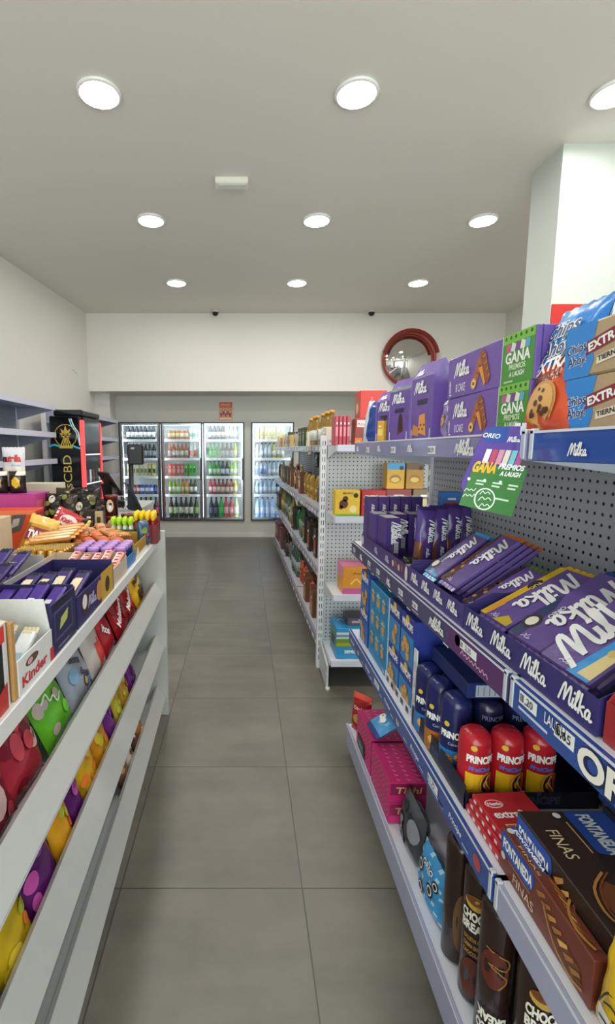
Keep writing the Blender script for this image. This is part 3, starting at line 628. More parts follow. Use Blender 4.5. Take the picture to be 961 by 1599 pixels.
# chips cookies
BL = '#2f86d6'
def chips_pouch(m, F):
    m.otext(F, 'Chips', -.046, .152, .036, '#1b2a55', '#eaf1fa', ob=.07, rot=.1, shear=.1, fit=.078); m.otext(F, 'Ahoy!', -.042, .12, .036, '#1b2a55', '#eaf1fa', ob=.07, rot=.1, shear=.1, fit=.078)
    m.text(F, 'EXTRA', -.052, .092, .03, WHITE, rot=.12, shear=.1, fit=.095, bold=.04); m.text(F, 'PEPITAS XL', -.045, .078, .015, '#3a2018', rot=.1, fit=.075, bold=.03); cookie(m, F, -.006, .042, .04, n=16, seed=4, h=.0012)
pouch(BL, .125, .215, .04, lambda u, v: '#d4552f' if v < .46 + .15*u else '#5fa5e2' if u < .55 and v > .55 else None, chips_pouch, 9).build('cookie_bag', loc=(.508, .815, 1.4685), rot=(-.27, .0, AIS), label='blue and orange chocolate chip cookie bag leaning beside the waffle boxes', cat='bag')
def chips_box(seed):
    w, H, d = .20, .078, .09; m = MB(); m.box(-w/2, w/2, -d/2, d/2, 0, H, P('#b39a78'), .003); F, L, Rt, T = faces(w, d, H)
    m.rect(F, 0, 0, .056, H, BL, .0005); m.poly(F, [(.056, 0), (.064, H*.3), (.059, H*.6), (.066, H), (.056, H)], BL, .0007); m.rect(L, 0, 0, d, H, BL)
    m.poly(F, [(.048, .03), (.125, .046), (.125, .066), (.048, .05)], '#8a2434', .0009); m.text(F, 'EXTRA', .053, .035, .017, WHITE, rot=.2, fit=.065, bold=.04, h=.0014)
    m.otext(F, 'Chips', .006, .036, .019, '#24336a', '#e9eef6', ob=.06, rot=.1, fit=.042); m.otext(F, 'Ahoy!', .01, .018, .019, '#24336a', '#e9eef6', ob=.06, rot=.1, fit=.04)
    m.poly(F, [(.07, .014), (.125, .022), (.125, .034), (.07, .026)], '#e6dcc8', .0009); m.text(F, 'TIERNAS', .073, .018, .010, '#3a2a20', rot=.14, fit=.048, bold=.03, h=.0014)
    cookie(m, F, .152, .038, .03, n=9, seed=seed, h=.001); m.rect(T, 0, 0, .05, d, BL)
    return m
for k, (z, dy) in enumerate(((1.4665, 0), (1.5455, .008))):
    chips_box(k).build('cookie_box', loc=(XF + .02 + .045, .67 + dy, z), rot=(0, 0, AIS), label='tan and blue soft cookie box, %s of the two at the shelf edge' % ('upper' if k else 'lower'), cat='box', group='soft cookie boxes')
def chips_big(m, F):
    m.otext(F, 'Chips', -.125, .09, .062, '#2a3766', '#eef3fa', ob=.07, rot=.14, shear=.15, fit=.14); m.otext(F, 'Ahoy', -.125, .045, .058, '#2a3766', '#eef3fa', ob=.07, rot=.14, shear=.15, fit=.12)
    m.poly(F, [(.018, .075), (.06, .09), (.06, .165), (.035, .15)], '#b8324a', .002); m.text(F, '!', .03, .09, .08, WHITE, bold=.05, h=.0028); m.poly(F, [(.06, .115), (.13, .13), (.13, .165), (.06, .15)], '#b8324a', .0016); m.text(F, 'EX', .07, .125, .03, WHITE, rot=.2, bold=.05, h=.0026)
    m.grid(F, .0, .012, .125, .072, '#c89a55', .0012); cookie(m, F, .05, .045, .05, n=16, seed=7, h=.0022)
pouch('#2a86d8', .27, .185, .09, lambda u, v: '#6fb0e8' if (u - .15)**2 + (v - .75)**2 < .02 else None, chips_big, 11).build('cookie_bag', loc=(.563, .585, 1.6245), rot=(-.05, -.1, AIS), label='large blue cookie bag lying on top of the soft cookie boxes', cat='bag')

#### SHELF 1.03: trays and chocolate
def cart(w, H, d, col, wall=.002, lip=None, art=None, slope=.6, back=None):
    "open display tray: floor, back, two sides, low front lip"
    lip = lip or H; c = P(col); m = MB()
    m.box(-w/2, w/2, -d/2, d/2, 0, wall, c); m.box(-w/2, w/2, d/2 - wall, d/2, wall, back or H, c); m.box(-w/2, w/2, -d/2, -d/2 + wall, wall, lip, c)
    for x in (-w/2, w/2 - wall): m.prism([(-d/2 + wall, wall), (d/2 - wall, wall), (d/2 - wall, H), (-d/2 + wall + (H - lip)*slope, H), (-d/2 + wall, lip)], x, x + wall, c, 'x')
    if art: art(m, *faces(w, d, H))
    return m
def art_t1(m, F, L, Rt, T):
    m.disc(F, .02, .028, .014, '#d8d0e4', ry=.02); m.disc(F, .56, .026, .012, '#e4dcd0', ry=.024)
    for a in (.2, .34): m.milka(F, a, .016, .022, '#cfc4e6')
    for k in range(4): m.disc(F, .43 + k*.03, .028 + .006*(k % 2), .011, '#8a5a40' if k % 2 else '#d8b08a', .001)
cart(.58, .075, .30, '#4a3672', lip=.052, back=.03, art=art_t1).build('display_tray', loc=(.651, 1.70, 1.0302), rot=(0, 0, AIS), label='dark purple cardboard tray holding upright biscuit packs at the shelf end', cat='display tray', group='purple trays')
def art_t2(m, F, L, Rt, T):
    for k in range(4): m.milka(F, .02 + k*.085, .018, .026)
cart(.36, .115, .30, '#46397c', lip=.055, slope=3.5, back=.03, art=art_t2).build('display_tray', loc=(.651, 1.225, 1.0302), rot=(0, 0, AIS), label='purple cardboard tray with repeated white script logo, holding blue and brown chocolate tablets', cat='display tray', group='purple trays')
def art_t3(m, F, L, Rt, T):
    for k in range(4): m.milka(F, .015 + k*.105, .016, .032)
cart(.41, .085, .30, '#383070', lip=.056, slope=2, back=.03, art=art_t3).build('display_tray', loc=(.651, .835, 1.0302), rot=(0, 0, AIS), label='navy cardboard tray with white script logo, holding the largest chocolate tablets', cat='display tray', group='purple trays')
def art_t4(m, F, L, Rt, T): m.disc(F, .05, .03, .02, '#e8e4dc', ry=.018); m.text(F, 'Nestle', .034, .024, .012, '#3a2a2a', fit=.032, h=.0012)
cart(.4, .1, .3, '#a02a30', lip=.06, art=art_t4).build('display_tray', loc=(.655, .42, 1.0302), rot=(0, 0, AIS), label='red cardboard tray with pale oval logo next to the navy tray', cat='display tray')
def minis(m, F, L, Rt, T):
    m.disc(F, .075, .15, .05, '#c0202c', ry=.055); m.text(F, 'MINIS', .03, .135, .034, '#18181c', bold=.05, fit=.1, h=.0014); m.text(F, 'LACASA', .05, .065, .014, '#7aa8d8', fit=.05); m.text(F, 'LAS', .06, .05, .014, '#5a88c8'); m.rect(F, .005, .205, .02, .225, '#c02c34'); m.text(F, 'The', .055, .175, .012, WHITE, h=.0014)
m = MB(); m.box(-.07, .07, -.03, .03, 0, .235, P('#e9e6e2'), .002); minis(m, *faces(.14, .06, .235))
m.build('candy_box', loc=(.556, .515, 1.033), rot=(-.04, 0, AIS), label='white box with red circle and black lettering in the red tray', cat='box')
# upright biscuit packs
def slim_milka(w=.043, H=.213, d=.06, col='#4a3276'):
    m = MB(); m.box(-w/2, w/2, -d/2, d/2, 0, H, P(col), .0015); F, L, Rt, T = faces(w, d, H); m.milka(F, w*.36, H*.86, .012, rot=-R(90)) ; m.milka(F, w*.4, H*.74, .022, rot=-R(90), wd=.15); m.rect(T, .003, .003, w - .003, d - .003, '#c9c4c0'); m.rect(F, w*.35, H*.12, w*.6, H*.3, '#5c4a86'); return m
rowp = []
for k in range(5):
    lab = 'tall dark purple biscuit pack, %s from the aisle in the far row of five' % ORD[k]
    if k == 0: sp = slim_milka().build('biscuit_pack', loc=(.526, 1.955, 1.0325), label=lab, cat='box', group='far row of purple packs')
    else: dup(sp, (.526 + k*.0455, 1.955, 1.0325), (0, 0, 0), lab)
def big_milka(w=.055, H=.155, d=.09):
    m = slim_milka(w, H, d, '#4e357e'); F, L, Rt, T = faces(w, d, H); m.milka(F, w*.4, H*.9, .035, rot=-R(90)); m.rect(F, w*.62, H*.15, w*.9, H*.42, '#dddddf', .001)
    for q in range(6): m.rect(F, w*.64, H*(.17 + .04*q), w*.88, H*(.185 + .04*q), '#2a2238', .0014)
    return m
bm = [(.534, 1.872, 0), (.546, 1.77, .05), (.605, 1.865, 0), (.668, 1.865, .0)]
nmz = ['standing behind the barcode pack at the tray front', 'with barcode nearest the tray front', 'in the middle of the tray beside the barcode pack', 'deepest in the far tray before the pegboard']
for k, (x, y, r_) in enumerate(bm):
    lab = 'short dark purple biscuit box ' + nmz[k]
    if k == 0: bp = big_milka().build('biscuit_box', loc=(x, y, 1.0325), rot=(0, 0, r_), label=lab, cat='box', group='short purple boxes')
    else: dup(bp, (x, y, 1.0325), (0, 0, r_), lab)
def flow(m, F):
    m.milka(F, .002, .17, .032, rot=-R(90)); m.milka(F, .0, .075, .013, rot=-R(90))
for k, (x, y, rl) in enumerate(((.60, 1.57, .10), (.664, 1.60, .04), (.722, 1.63, .06), (.775, 1.65, .0))):
    fp = pouch('#523a86', .068, .215, .042, lambda u, v: '#7a4a30' if (u < .3 and .1 < v < .45) else '#3c2768' if v < .07 or v > .93 else None, flow, 20 + k)
    fp.build('biscuit_packet', loc=(x, y, 1.0325), rot=(-.1, rl, .1), label='upright purple film biscuit packet, %s from the aisle in the row' % ORD[k], cat='packet', group='upright film packets')
m = MB(); m.bag(.045, .06, .02, P('#2a2622', 'film'), lambda u, v: '#d8d0b8' if (.2 < u < .8 and .4 < v < .6) else None); m.build('small_packet', loc=(.535, 1.49, 1.0325), rot=(-.3, 0, -.3), label='small black and cream packet lying in the tray corner by the divider', cat='packet')
pack('#3a78c8', '#c84838', .075, .1, .04).build('biscuit_box', loc=(.775, 1.78, 1.18), rot=(0, 0, 0), label='blue and red box lying over the purple packs by the pegboard', cat='box')

# chocolate tablets lying back in the trays
def tablet(w=.09, L=.2, t=.012, c1=None, c2=None, c3=None, sz=.05, flip=False, extra=None):
    m = MB(); pm = P('#6b5599', 'film'); m.box(-w/2, w/2, -t/2, t/2, .012, L - .012, pm, .003)
    for z0, z1, cc in ((0, .012, c2 or '#6b5599'), (L - .012, L, c3 or '#6b5599')):
        n = 10; vs = [(-w/2 + w*i/n, (-1)**i * .0012 - .001, z) for z in (z0, z1) for i in range(n + 1)] + [(-w/2 + w*i/n, (-1)**i * .0012 + .001, z) for z in (z0, z1) for i in range(n + 1)]
        m.add(vs, [(i, i+1, n+2+i, n+1+i) for i in range(n)] + [(2*n+2+i+1, 2*n+2+i, 3*n+3+i, 3*n+4+i) for i in range(n)], P(cc, 'film'))
    F = Frame((-w/2, -t/2, 0), (1, 0, 0), (0, 0, 1))
    if c1: m.poly(F, [(0.002, .014), (w*.42, .014), (w*.2, L*.5), (w*.1, L - .014), (.002, L - .014)], P(c1, 'film'), .0004)
    if c2: m.poly(F, [(.002, .013), (w - .002, .013), (w - .002, .02), (w*.3, .035), (.002, .05)], P(c2, 'film'), .0006)
    if extra: extra(m, F, w, L)
    if flip: m.milka(F, w*.62, L*.1, sz, rot=R(90), h=.0016)
    else: m.milka(F, w*.42, L*.88, sz, rot=-R(90), h=.0016)
    m.strokes(F, [[(0, 0), (.3, .2), (.6, .0), (1, .3)], [(.2, .5), (.5, .3), (.8, .6)], [(.9, .0), (1.2, .1)]], w*.35, L*.09, .018, .12, '#cfc3e4', h=.0014)
    return m
def ex_choc(m, F, w, L):
    rn = random.Random(3)
    for k in range(9): m.disc(F, w*(.08 + .2*rn.random()), L*(.1 + .5*rn.random()), .006, rn.choice(['#4a2a1a', '#7a4a2a', '#b88850']), .001, n=8)
def ex_tuc(m, F, w, L):
    m.poly(F, [(.002, .014), (w*.22, .014), (w*.22, L - .014), (.002, L - .014)], P('#e0b51c', 'film'), .0005); m.disc(F, w*.14, L*.62, .012, '#2a2620', .0012, ry=.018); m.text(F, 'TUC', w*.17, L*.67, .014, '#e8d070', rot=-R(90), bold=.03, h=.0016)
    m.poly(F, [(.004, .03), (w*.24, .02), (w*.26, .06), (.012, .085)], '#d8922a', .0009); m.poly(F, [(w*.5, .014), (w*.98, .014), (w*.98, .03), (w*.7, .04)], '#c8a822', .0009)
def ex_oreo(m, F, w, L):
    m.poly(F, [(.002, .02), (w*.3, .014), (w*.22, L*.45), (.002, L*.6)], '#24345e', .0006); m.disc(F, w*.16, L*.25, .02, '#2a201c', .0009); m.disc(F, w*.16, L*.25, .013, '#e8e0d0', .0012); m.otext(F, 'OREO', w*.3, L*.5, .014, WHITE, '#2a3a78', rot=-R(90))
def ex_oreo2(m, F, w, L):
    m.poly(F, [(w*.98, .014), (w*.98, L - .014), (w*.86, L - .014), (w*.58, .014)], P('#3a9ae0', 'film'), .0006); m.poly(F, [(w*.98, .02), (w*.98, L*.7), (w*.92, L*.72), (w*.74, .02)], '#e3cd8e', .001); m.otext(F, 'Chips', w*.86, L*.52, .02, '#27408c', WHITE, rot=R(90), ob=.08)
    m.disc(F, w*.85, L*.3, .008, '#d8b860', .0014)
def stack(tf, n, x, y, z, tilt, label, group, rz=0, t=.0152, slide=.008):
    first = None; nx, nz = math.cos(tilt) * t, math.sin(tilt) * t
    for k in range(n):
        q = n - 1 - k; loc = (x + nx*q + math.sin(tilt)*slide*q, y, z + nz*k + math.cos(tilt)*slide*q); top = k == n - 1
        lab = label + (', topmost of its stack' if top else ', %s from the top of its stack' % ORD[q])
        rot = (-tilt, 0, AIS + rz)
        if not first: first = tf.build('chocolate_tablet', loc=loc, rot=rot, label=lab, cat='chocolate bar', group=group)
        else: dup(first, loc, rot, lab)
TI = R(50)
stack(tablet(.085, .2, c1='#39356e', c2='#4aa3dc', c3='#4aa3dc', sz=.04, extra=ex_oreo), 3, .530, 1.335, 1.045, TI, 'purple chocolate tablet with light blue ends', 'blue ended tablets')
stack(tablet(.09, .22, c1='#5a3320', c3='#c06a2a', sz=.045, extra=ex_choc), 4, .524, 1.205, 1.045, R(53), 'purple and brown chocolate tablet with orange top end', 'brown hazelnut tablets')
stack(tablet(.085, .2, c1='#3c2a34', c2='#3c3450', c3='#5f7a34', sz=.035, extra=ex_choc), 2, .528, 1.09, 1.043, R(60), 'dark purple chocolate tablet with green top end', 'green ended tablets')
stack(tablet(.10, .23, c3='#e0b51c', sz=.058, extra=ex_tuc), 2, .520, .972, 1.055, R(61), 'purple and yellow salted cracker chocolate tablet', 'yellow edged tablets', rz=.04)
stack(tablet(.10, .245, .014, c3='#31488c', sz=.062, extra=ex_oreo), 2, .522, .862, 1.050, R(57), 'wide purple chocolate tablet with sandwich cookie picture', 'cookie tablets', rz=.05)
stack(tablet(.115, .26, .014, c3='#2f4a9c', sz=.075, flip=True, extra=ex_oreo2), 2, .520, .745, 1.053, R(52), 'biggest purple chocolate tablet with blue and cream stripe', 'largest tablets', rz=.03)
m = tablet(.1, .2, c1='#2a7ac8', c3='#2b3f86', sz=.04); m.build('chocolate_tablet', loc=(.72, .70, 1.15), rot=(-R(35), 0, AIS), label='blue topped tablet standing behind the largest purple tablets', cat='chocolate bar')

# hanging shelf sign
def rounded(pts, r=.018, n=4):
    out = []
    for i, p in enumerate(pts):
        a = Vector(pts[i-1]) - Vector(p); b = Vector(pts[(i+1) % len(pts)]) - Vector(p); p = Vector(p); a = a.normalized()*r; b = b.normalized()*r
        for t in range(n + 1):
            u = t / n; out.append(tuple(p + a*(1-u)**2 + b*u**2))
    return out
e = empty('shelf_sign', (.441, .838, 1.402), label='hanging purple and green prize sign clipped to the top shelf edge', cat='sign')
m = MB(); ol = rounded([(.058, .075), (-.02, .075), (-.062, -.035), (.025, -.085)][::-1]); m.prism(ol, -.0008, .0008, P('#5f4a9a', 'gloss'))
F = Frame((0, -.0009, 0), (1, 0, 0), (0, 0, 1))
def Q(u, v): # sheared sign coordinates
    return (-.048 + .095*u + .042*v - .012, -.062 + .13*v - .022*u*(1-v))
def qpoly(u0, v0, u1, v1, c, h=.0006): m.poly(F, [Q(u0, v0), Q(u1, v0), Q(u1, v1), Q(u0, v1)], c, h)
qpoly(.0, .0, 1.0, .55, '#3f7a3c', .0004); qpoly(.02, .85, .4, 1.04, '#2f4f9e', .0005)
sh = dict(shear=.3, rot=-.1)
m.otext(F, 'OREO', -.026, .057, .011, WHITE, '#23336e', **sh); m.milka(F, .018, .048, .009)
for k, c in enumerate(('#e8e0e8', '#c04a60', '#d890a0', '#e0d0c0', '#7ac0c8', '#b05a90')): qpoly(.12 + k*.12, .58, .22 + k*.12, .76, c, .0008)
m.text(F, 'GANA', -.042, -.002, .025, '#e8b830', fit=.042, bold=.05, h=.0012, **sh); m.text(F, 'PREMIOS', .005, .002, .013, WHITE, fit=.045, bold=.04, h=.0012, **sh); m.text(F, 'A LAUGH', .008, -.010, .011, WHITE, fit=.036, bold=.04, h=.0012, **sh)
for k in range(3): m.disc(F, -.045 + k*.028, -.016 - k*.003, .003, '#dfe8d8', .001, n=8); qpoly(.15 + k*.3, .34, .33 + k*.3, .36, '#cfe0c8'); qpoly(.15 + k*.3, .30, .30 + k*.3, .32, '#cfe0c8')
m.disc(F, -.015, -.052, .019, '#e8efe4', .0008, ry=.02); m.disc(F, -.015, -.052, .0165, '#3f7a3c', .001, ry=.0175); m.scribble(F, -.026, -.055, .022, .008, '#e8efe4'); m.scribble(F, -.024, -.066, .018, .007, '#e8efe4'); m.scribble(F, -.024, -.044, .018, .007, '#e8efe4')
m.scribble(F, -.052, -.038, .02, .006, WHITE); m.scribble(F, -.054, -.048, .02, .006, WHITE); qpoly(.55, .16, .85, .18, '#cfe0c8')
m.build('sign_board', e)
m = MB(); m.box(.03, .042, -.001, .001, .0755, .081, P('#cfd4dc', 'gloss')); m.box(.04, .05, -.001, .001, .06, .081, P('#cfd4dc', 'gloss')); m.build('clip', e)

#### SHELF .617
def principe_art(m, F, w, H, big=1):
    m.disc(F, w*.5, H*.9, w*.14, '#e0b83a'); m.text(F, 'PRINCIPE', w*.5, H*.74, .03*big, WHITE, fit=w*.8, align='c', bold=.04)
def tall_principe(w, H, d, col, lower, seed=0, txt=True):
    m = MB(); m.box(-w/2, w/2, -d/2, d/2, 0, H, P(col), .002); F, L, Rt, T = faces(w, d, H)
    m.rect(F, .002, .002, w - .002, H*.62, lower); 
    if txt: principe_art(m, F, w, H)
    rn = random.Random(seed)
    for k in range(5): cookie(m, F, w*(.25 + .5*rn.random()), H*(.12 + .4*rn.random()), w*.15, '#b07838', '#3a2418', 4, k, .0008 + k*.0004)
    m.rect(L, .004, .01, d - .004, H*.6, lower); return m
# cyan shelf-ready case with rows of packs
m = MB(); w, H, d = .24, .30, .26; m.box(-w/2, w/2, -d/2, d/2, 0, H, P('#1f84b8'), .002); F, L, Rt, T = faces(w, d, H)
for r_ in range(3):
    for c_ in range(3):
        a, b = .02 + c_*.07, .04 + r_*.085; m.rect(F, a, b, a + .055, b + .07, '#2f9ccc' if (r_ + c_) % 2 else '#2580b0', .0005)
        cookie(m, F, a + .028, b + .03, .02, '#a87a48', '#4a2a1a', 5, r_*3 + c_, .0009); m.disc(F, a + .028, b + .06, .008, '#d8b848', .0014); m.rect(F, a + .008, b + .052, a + .048, b + .058, '#c8d8e4', .0012)
m.text(F, 'LU', .2, .01, .02, WHITE); m.rect(Rt, .002, 0, .014, H, '#e6e6e6'); m.build('biscuit_case', loc=(XF + .02 + d/2, 1.74, .6172), rot=(0, 0, AIS), label='cyan cardboard case printed with rows of biscuits on the middle low shelf', cat='box')
for k, (z, col) in enumerate(((.6172, '#24489c'), (.7715, '#2a4fa6'))):
    tm = tall_principe(.13, .153, .2, col, '#2a6ab8', 3 + k); tm.build('biscuit_box', loc=(XF + .02 + .1, 1.945, z), rot=(0, 0, AIS), label='blue biscuit box, %s of the pair at the far end of the shelf' % ('upper' if k else 'lower'), cat='box', group='far blue boxes')
for k, (y, z, c_) in enumerate(((1.545, .6172, '#2c3c92'), (1.545, .7720, '#263584'), (1.42, .6172, '#2c3c92'), (1.42, .7720, '#2a3a94'))):
    tm = tall_principe(.118, .153, .24, c_, '#2a86c4', 9 + k); tm.build('biscuit_box', loc=(XF + .02 + .12, y, z), rot=(0, 0, AIS), label='royal blue biscuit box, %s, %s the cyan case' % ('upper' if k % 2 else 'lower', 'next to' if k < 2 else 'one column nearer than that beside'), cat='box', group='royal blue boxes')
# white die-cut case edge with grey panel
m = MB(); ed = P('#dcdde0'); X0 = XF + .018
m.box(X0, X0 + .003, 1.325, 1.352, .617, .85, ed); m.box(X0 + .003, XB - .06, 1.349, 1.352, .617, .78, P('#c8cacc'))
m.box(X0, X0 + .003, 1.352, 1.62, .617, .65, ed)
F = Frame((X0 - .0003, 1.352, .617), (0, -1, 0), (0, 0, 1))
for k in range(4): m.strokes(F, [[(math.cos(t*.63), 1.5*math.sin(t*.63)) for t in range(11)]], .0135, .03 + k*.05, .0085, .15, '#3a3d48')
F2 = Frame((X0 - .0003, 1.62, .617), (0, -1, 0), (0, 0, 1))
for k in range(5): m.rect(F2, .02 + k*.05, .006, .045 + k*.05, .024, '#30343c')
m.build('shelf_ready_case', label='white die-cut cardboard case edge around the royal blue boxes', cat='box')
m = MB(); m.box(XF + .06, XB - .05, 1.10, 1.32, .895, .935, P('#1d2a66'), .002); F = Frame((XF + .06, 1.0995, .895), (1, 0, 0), (0, 0, 1)); m.rect(F, .02, .005, .2, .035, '#aab0bc'); 
for q in range(12): m.rect(F, .025 + q*.014, .008, .027 + q*.014, .032, '#5a6070', .0008)
m2 = MB()
# dark navy film packets and the red ones in a navy tray
def prin_pkt(m, F):
    m.text(F, 'PRINCIPE', 0, .098, .024, WHITE, fit=.066, align='c', bold=.05, h=.0012)
    m.disc(F, -.018, .133, .007, '#e0b83a', .0012)
def prin_red(m, F):
    prin_pkt(m, F); m.text(F, 'MaxiChoc', -.002, .078, .014, '#5f6fd0', fit=.05, align='c', bold=.06, shear=.15, h=.0012)
    m.grid(F, -.034, .006, .022, .07, '#e8b41e', .0007, 6); m.disc(F, .018, .044, .023, '#d8922a', .0012, ry=.03); m.disc(F, .022, .044, .021, '#3a1c12', .0016, ry=.027); m.disc(F, .029, .046, .019, '#c24a22', .002, ry=.025); m.strokes(F, [[(0, 1), (-.3, .4), (.1, -.3), (.5, -.8)]], .018, .044, .024, .1, '#f2d9b0', h=.0024)
def round_pkt(col, art, r=.036, H=.165, low=None):
    m = MB(); c = P(col, 'film'); l = P(low or col, 'film')
    m.lathe([(r*.55, 0), (r*.95, .006), (r, .02), (r*1.01, .065), (r, H - .03), (r*.92, H - .012), (r*.55, H - .001), (r*.3, H)], [l, l, l, c, c, c, c], seg=24); art(m, Tube(r*1.012)); return m
for k in range(3):
    lab = 'red and yellow round biscuit packet, %s from the aisle in the navy tray' % ORD[k]
    if k == 0: rp = round_pkt('#b8202e', prin_red).build('biscuit_packet', loc=(.548, 1.045, .62), label=lab, cat='packet', group='red biscuit packets')
    else: dup(rp, (.548 + k*.076, 1.045, .62), (0, 0, -.1*k), lab)
def prin_blue(m, F):
    prin_pkt(m, F); m.text(F, 'Cacao', 0, .08, .01, '#c8d0e8', align='c', h=.0012); cookie(m, F, -.012, .04, .014, '#b07838'); cookie(m, F, .012, .05, .010, '#b07838', seed=4)
for k, (x, y) in enumerate(((.542, 1.135), (.535, 1.215), (.535, 1.295))):
    round_pkt('#1c2258', prin_blue, .037, .205, ['#2b78c0', '#b06a2a', '#2b78c0'][k]).build('biscuit_packet', loc=(x, y, .62), rot=(0, 0, -.5), label='navy biscuit packet at the tray edge, %s behind the red packets' % ORD[k], cat='packet', group='navy edge packets')
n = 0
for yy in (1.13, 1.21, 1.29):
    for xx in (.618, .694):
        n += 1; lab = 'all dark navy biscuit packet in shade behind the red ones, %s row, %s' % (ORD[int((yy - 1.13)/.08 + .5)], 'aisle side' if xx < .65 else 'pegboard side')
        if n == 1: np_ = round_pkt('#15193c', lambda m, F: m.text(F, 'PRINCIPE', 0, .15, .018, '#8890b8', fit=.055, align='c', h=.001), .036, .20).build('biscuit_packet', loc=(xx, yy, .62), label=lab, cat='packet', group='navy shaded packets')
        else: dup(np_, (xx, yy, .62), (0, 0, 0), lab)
m.build('biscuit_case', label='navy and grey flat case resting on top of the navy biscuit packets', cat='box', loc=(0, 0, -.068))
def art_tray(m, F, L, Rt, T):
    m.text(F, 'PRINCIPE', .17, .012, .026, '#4a5078', fit=.1, align='c', bold=.04); m.disc(F, .17, .038, .006, '#4a5078'); m.rect(F, .125, .034, .137, .046, '#8a90a8'); m.text(L, 'PRINCIPE', .12, .02, .022, '#4a5078', bold=.04, fit=.08)
m = MB(); w, H, d = .31, .048, .345; cc = P('#141730'); m.box(-w/2, w/2, -d/2, d/2, 0, .002, cc); m.box(-w/2, w/2, -d/2, -d/2 + .002, 0, H - .008, cc); m.box(-w/2, -w/2 + .002, -d/2, d/2, 0, H + .01, cc); m.box(w/2 - .002, w/2, -d/2, d/2, 0, H, cc); m.box(-w/2, w/2, d/2 - .002, d/2, 0, H, cc); art_tray(m, *faces(w, d, H))
m.build('display_tray', loc=(.66, 1.165, .6175), label='dark navy cardboard tray holding the red and navy biscuit packets', cat='display tray')
def nestle(m, F, L, Rt, T):
    w, d = .15, .17; m.disc(T, .045, .05, .022, '#f2f2f2', ry=.012); m.disc(T, .045, .05, .02, '#c8202c', .001, ry=.010); m.text(T, 'Nestle', .028, .045, .012, WHITE, fit=.034, h=.0014, bold=.03)
    m.text(T, 'extrafino', .035, .015, .03, WHITE, fit=.11, bold=.03, h=.001); m.rect(T, .07, -.0, .11, .01, '#e8c890', .001)
for k in range(3):
    w, H, d = .12, .0175, .15; m = MB(); m.box(-w/2, w/2, -d/2, d/2, 0, H, P('#b81c28'), .002); F, L, Rt, T = faces(w, d, H)
    m.disc(T, .03, .115, .02, '#f2f2f2', ry=.012); m.disc(T, .03, .115, .018, '#c8202c', .001, ry=.010); m.text(T, 'Nestle', .015, .11, .012, WHITE, fit=.03, h=.0014, bold=.03); m.text(T, 'extrafino', .012, .075, .028, WHITE, fit=.095, bold=.03, h=.001); m.rect(T, .02, .045, .05, .058, '#e8c890', .001); m.rect(T, .022, .047, .04, .056, '#b86a30', .0014)
    for q in range(6): m.rect(L, .01 + q*.024, .004, .02 + q*.024, .012, '#e8d8d8')
    m.build('chocolate_box', loc=(.568 + .004*k, .915 - .006*k, .6175 + .018*k), rot=(0, 0, .03*k), label='flat red chocolate box in front of the navy tray, %s' % ['lowest of three', 'middle of three', 'topmost of three'][k], cat='box', group='flat red boxes')
def fontaneda(w, H, d, col, seed):
    m = MB(); m.box(-w/2, w/2, -d/2, d/2, 0, H, P(col), .002); F, L, Rt, T = faces(w, d, H)
    for S, hh in ((F, H), (T, d)):
        m.poly(S, rounded([(.004, hh*.5), (w*.40, hh*.5), (w*.44, hh*.78), (w*.42, hh*.97), (.004, hh*.97)], .006), '#2450a8', .0006)
        m.text(S, 'FONTANEDA', .012, hh*.62, hh*.34 if hh < .11 else .035, WHITE, fit=w*.37, bold=.04, h=.0012)
        m.rect(S, .03, hh*.44, w*.4, hh*.455, '#c9a878', .0008); m.text(S, 'FINAS', .05, hh*.14, hh*.3 if hh < .11 else .032, '#d8c4a0', fit=w*.25, h=.0012)
        m.disc(S, .014, hh*.4, .007, '#cfcfcf', .0009)
        rn = random.Random(seed)
        for k in range(7): 
            a = w*.46 + k*w*.06; m.poly(S, [(a, hh*(.75 - .08*k)), (a + w*.09, hh*(.9 - .08*k)), (a + w*.1, hh*(.84 - .08*k)), (a + .008, hh*(.68 - .08*k))], rn.choice(['#c08a48', '#a06a30', '#d8a860']), .0008 + .0002*k)
        m.strokes(S, [[(0, .5), (.3, .15), (.7, .02), (1, .1)]], w*.56, hh*.08, w*.38, .045, '#b07a3a', h=.0024); m.strokes(S, [[(0, .6), (.3, .25), (.7, .1), (1, .18)]], w*.56, hh*.08, w*.38, .03, '#7a4520', h=.0026)
        m.poly(S, [(w*.6, hh*.3), (w*.75, hh*.15), (w*.93, hh*.2), (w*.9, hh*.5), (w*.75, hh*.55)], '#6d3c1c', .0007)
    return m
fb = [((.508 + .012, .72, .6175), (.25, .085, .026), '#6e3324', 'narrow red-brown thin biscuit box standing at the shelf edge'),
      ((.62, .72, .6175), (.25, .118, .17), '#30201a', 'big dark brown thin biscuit box behind the red-brown one'),
      ((.775, .74, .6175), (.28, .10, .09), '#3a2a20', 'dark brown thin biscuit box deepest on the shelf against the pegboard')]
for k, (loc, (w, H, d), col, lab) in enumerate(fb): fontaneda(w, H, d, col, k).build('biscuit_box', loc=loc, rot=(0, 0, AIS), label=lab, cat='box', group='thin biscuit boxes')
m = MB(); m.box(-.06, .06, -.04, .04, 0, .03, P('#2a4a8c'), .002); T = faces(.12, .08, .03)[3]; m.rect(T, .03, .005, .11, .07, '#c8a838'); m.text(T, 'FONTANEDA', .01, .06, .014, WHITE, fit=.09, h=.001); m.build('biscuit_box', loc=(.775, .84, .7185), rot=(0, 0, AIS), label='small blue and yellow box lying on the deepest brown box', cat='box')
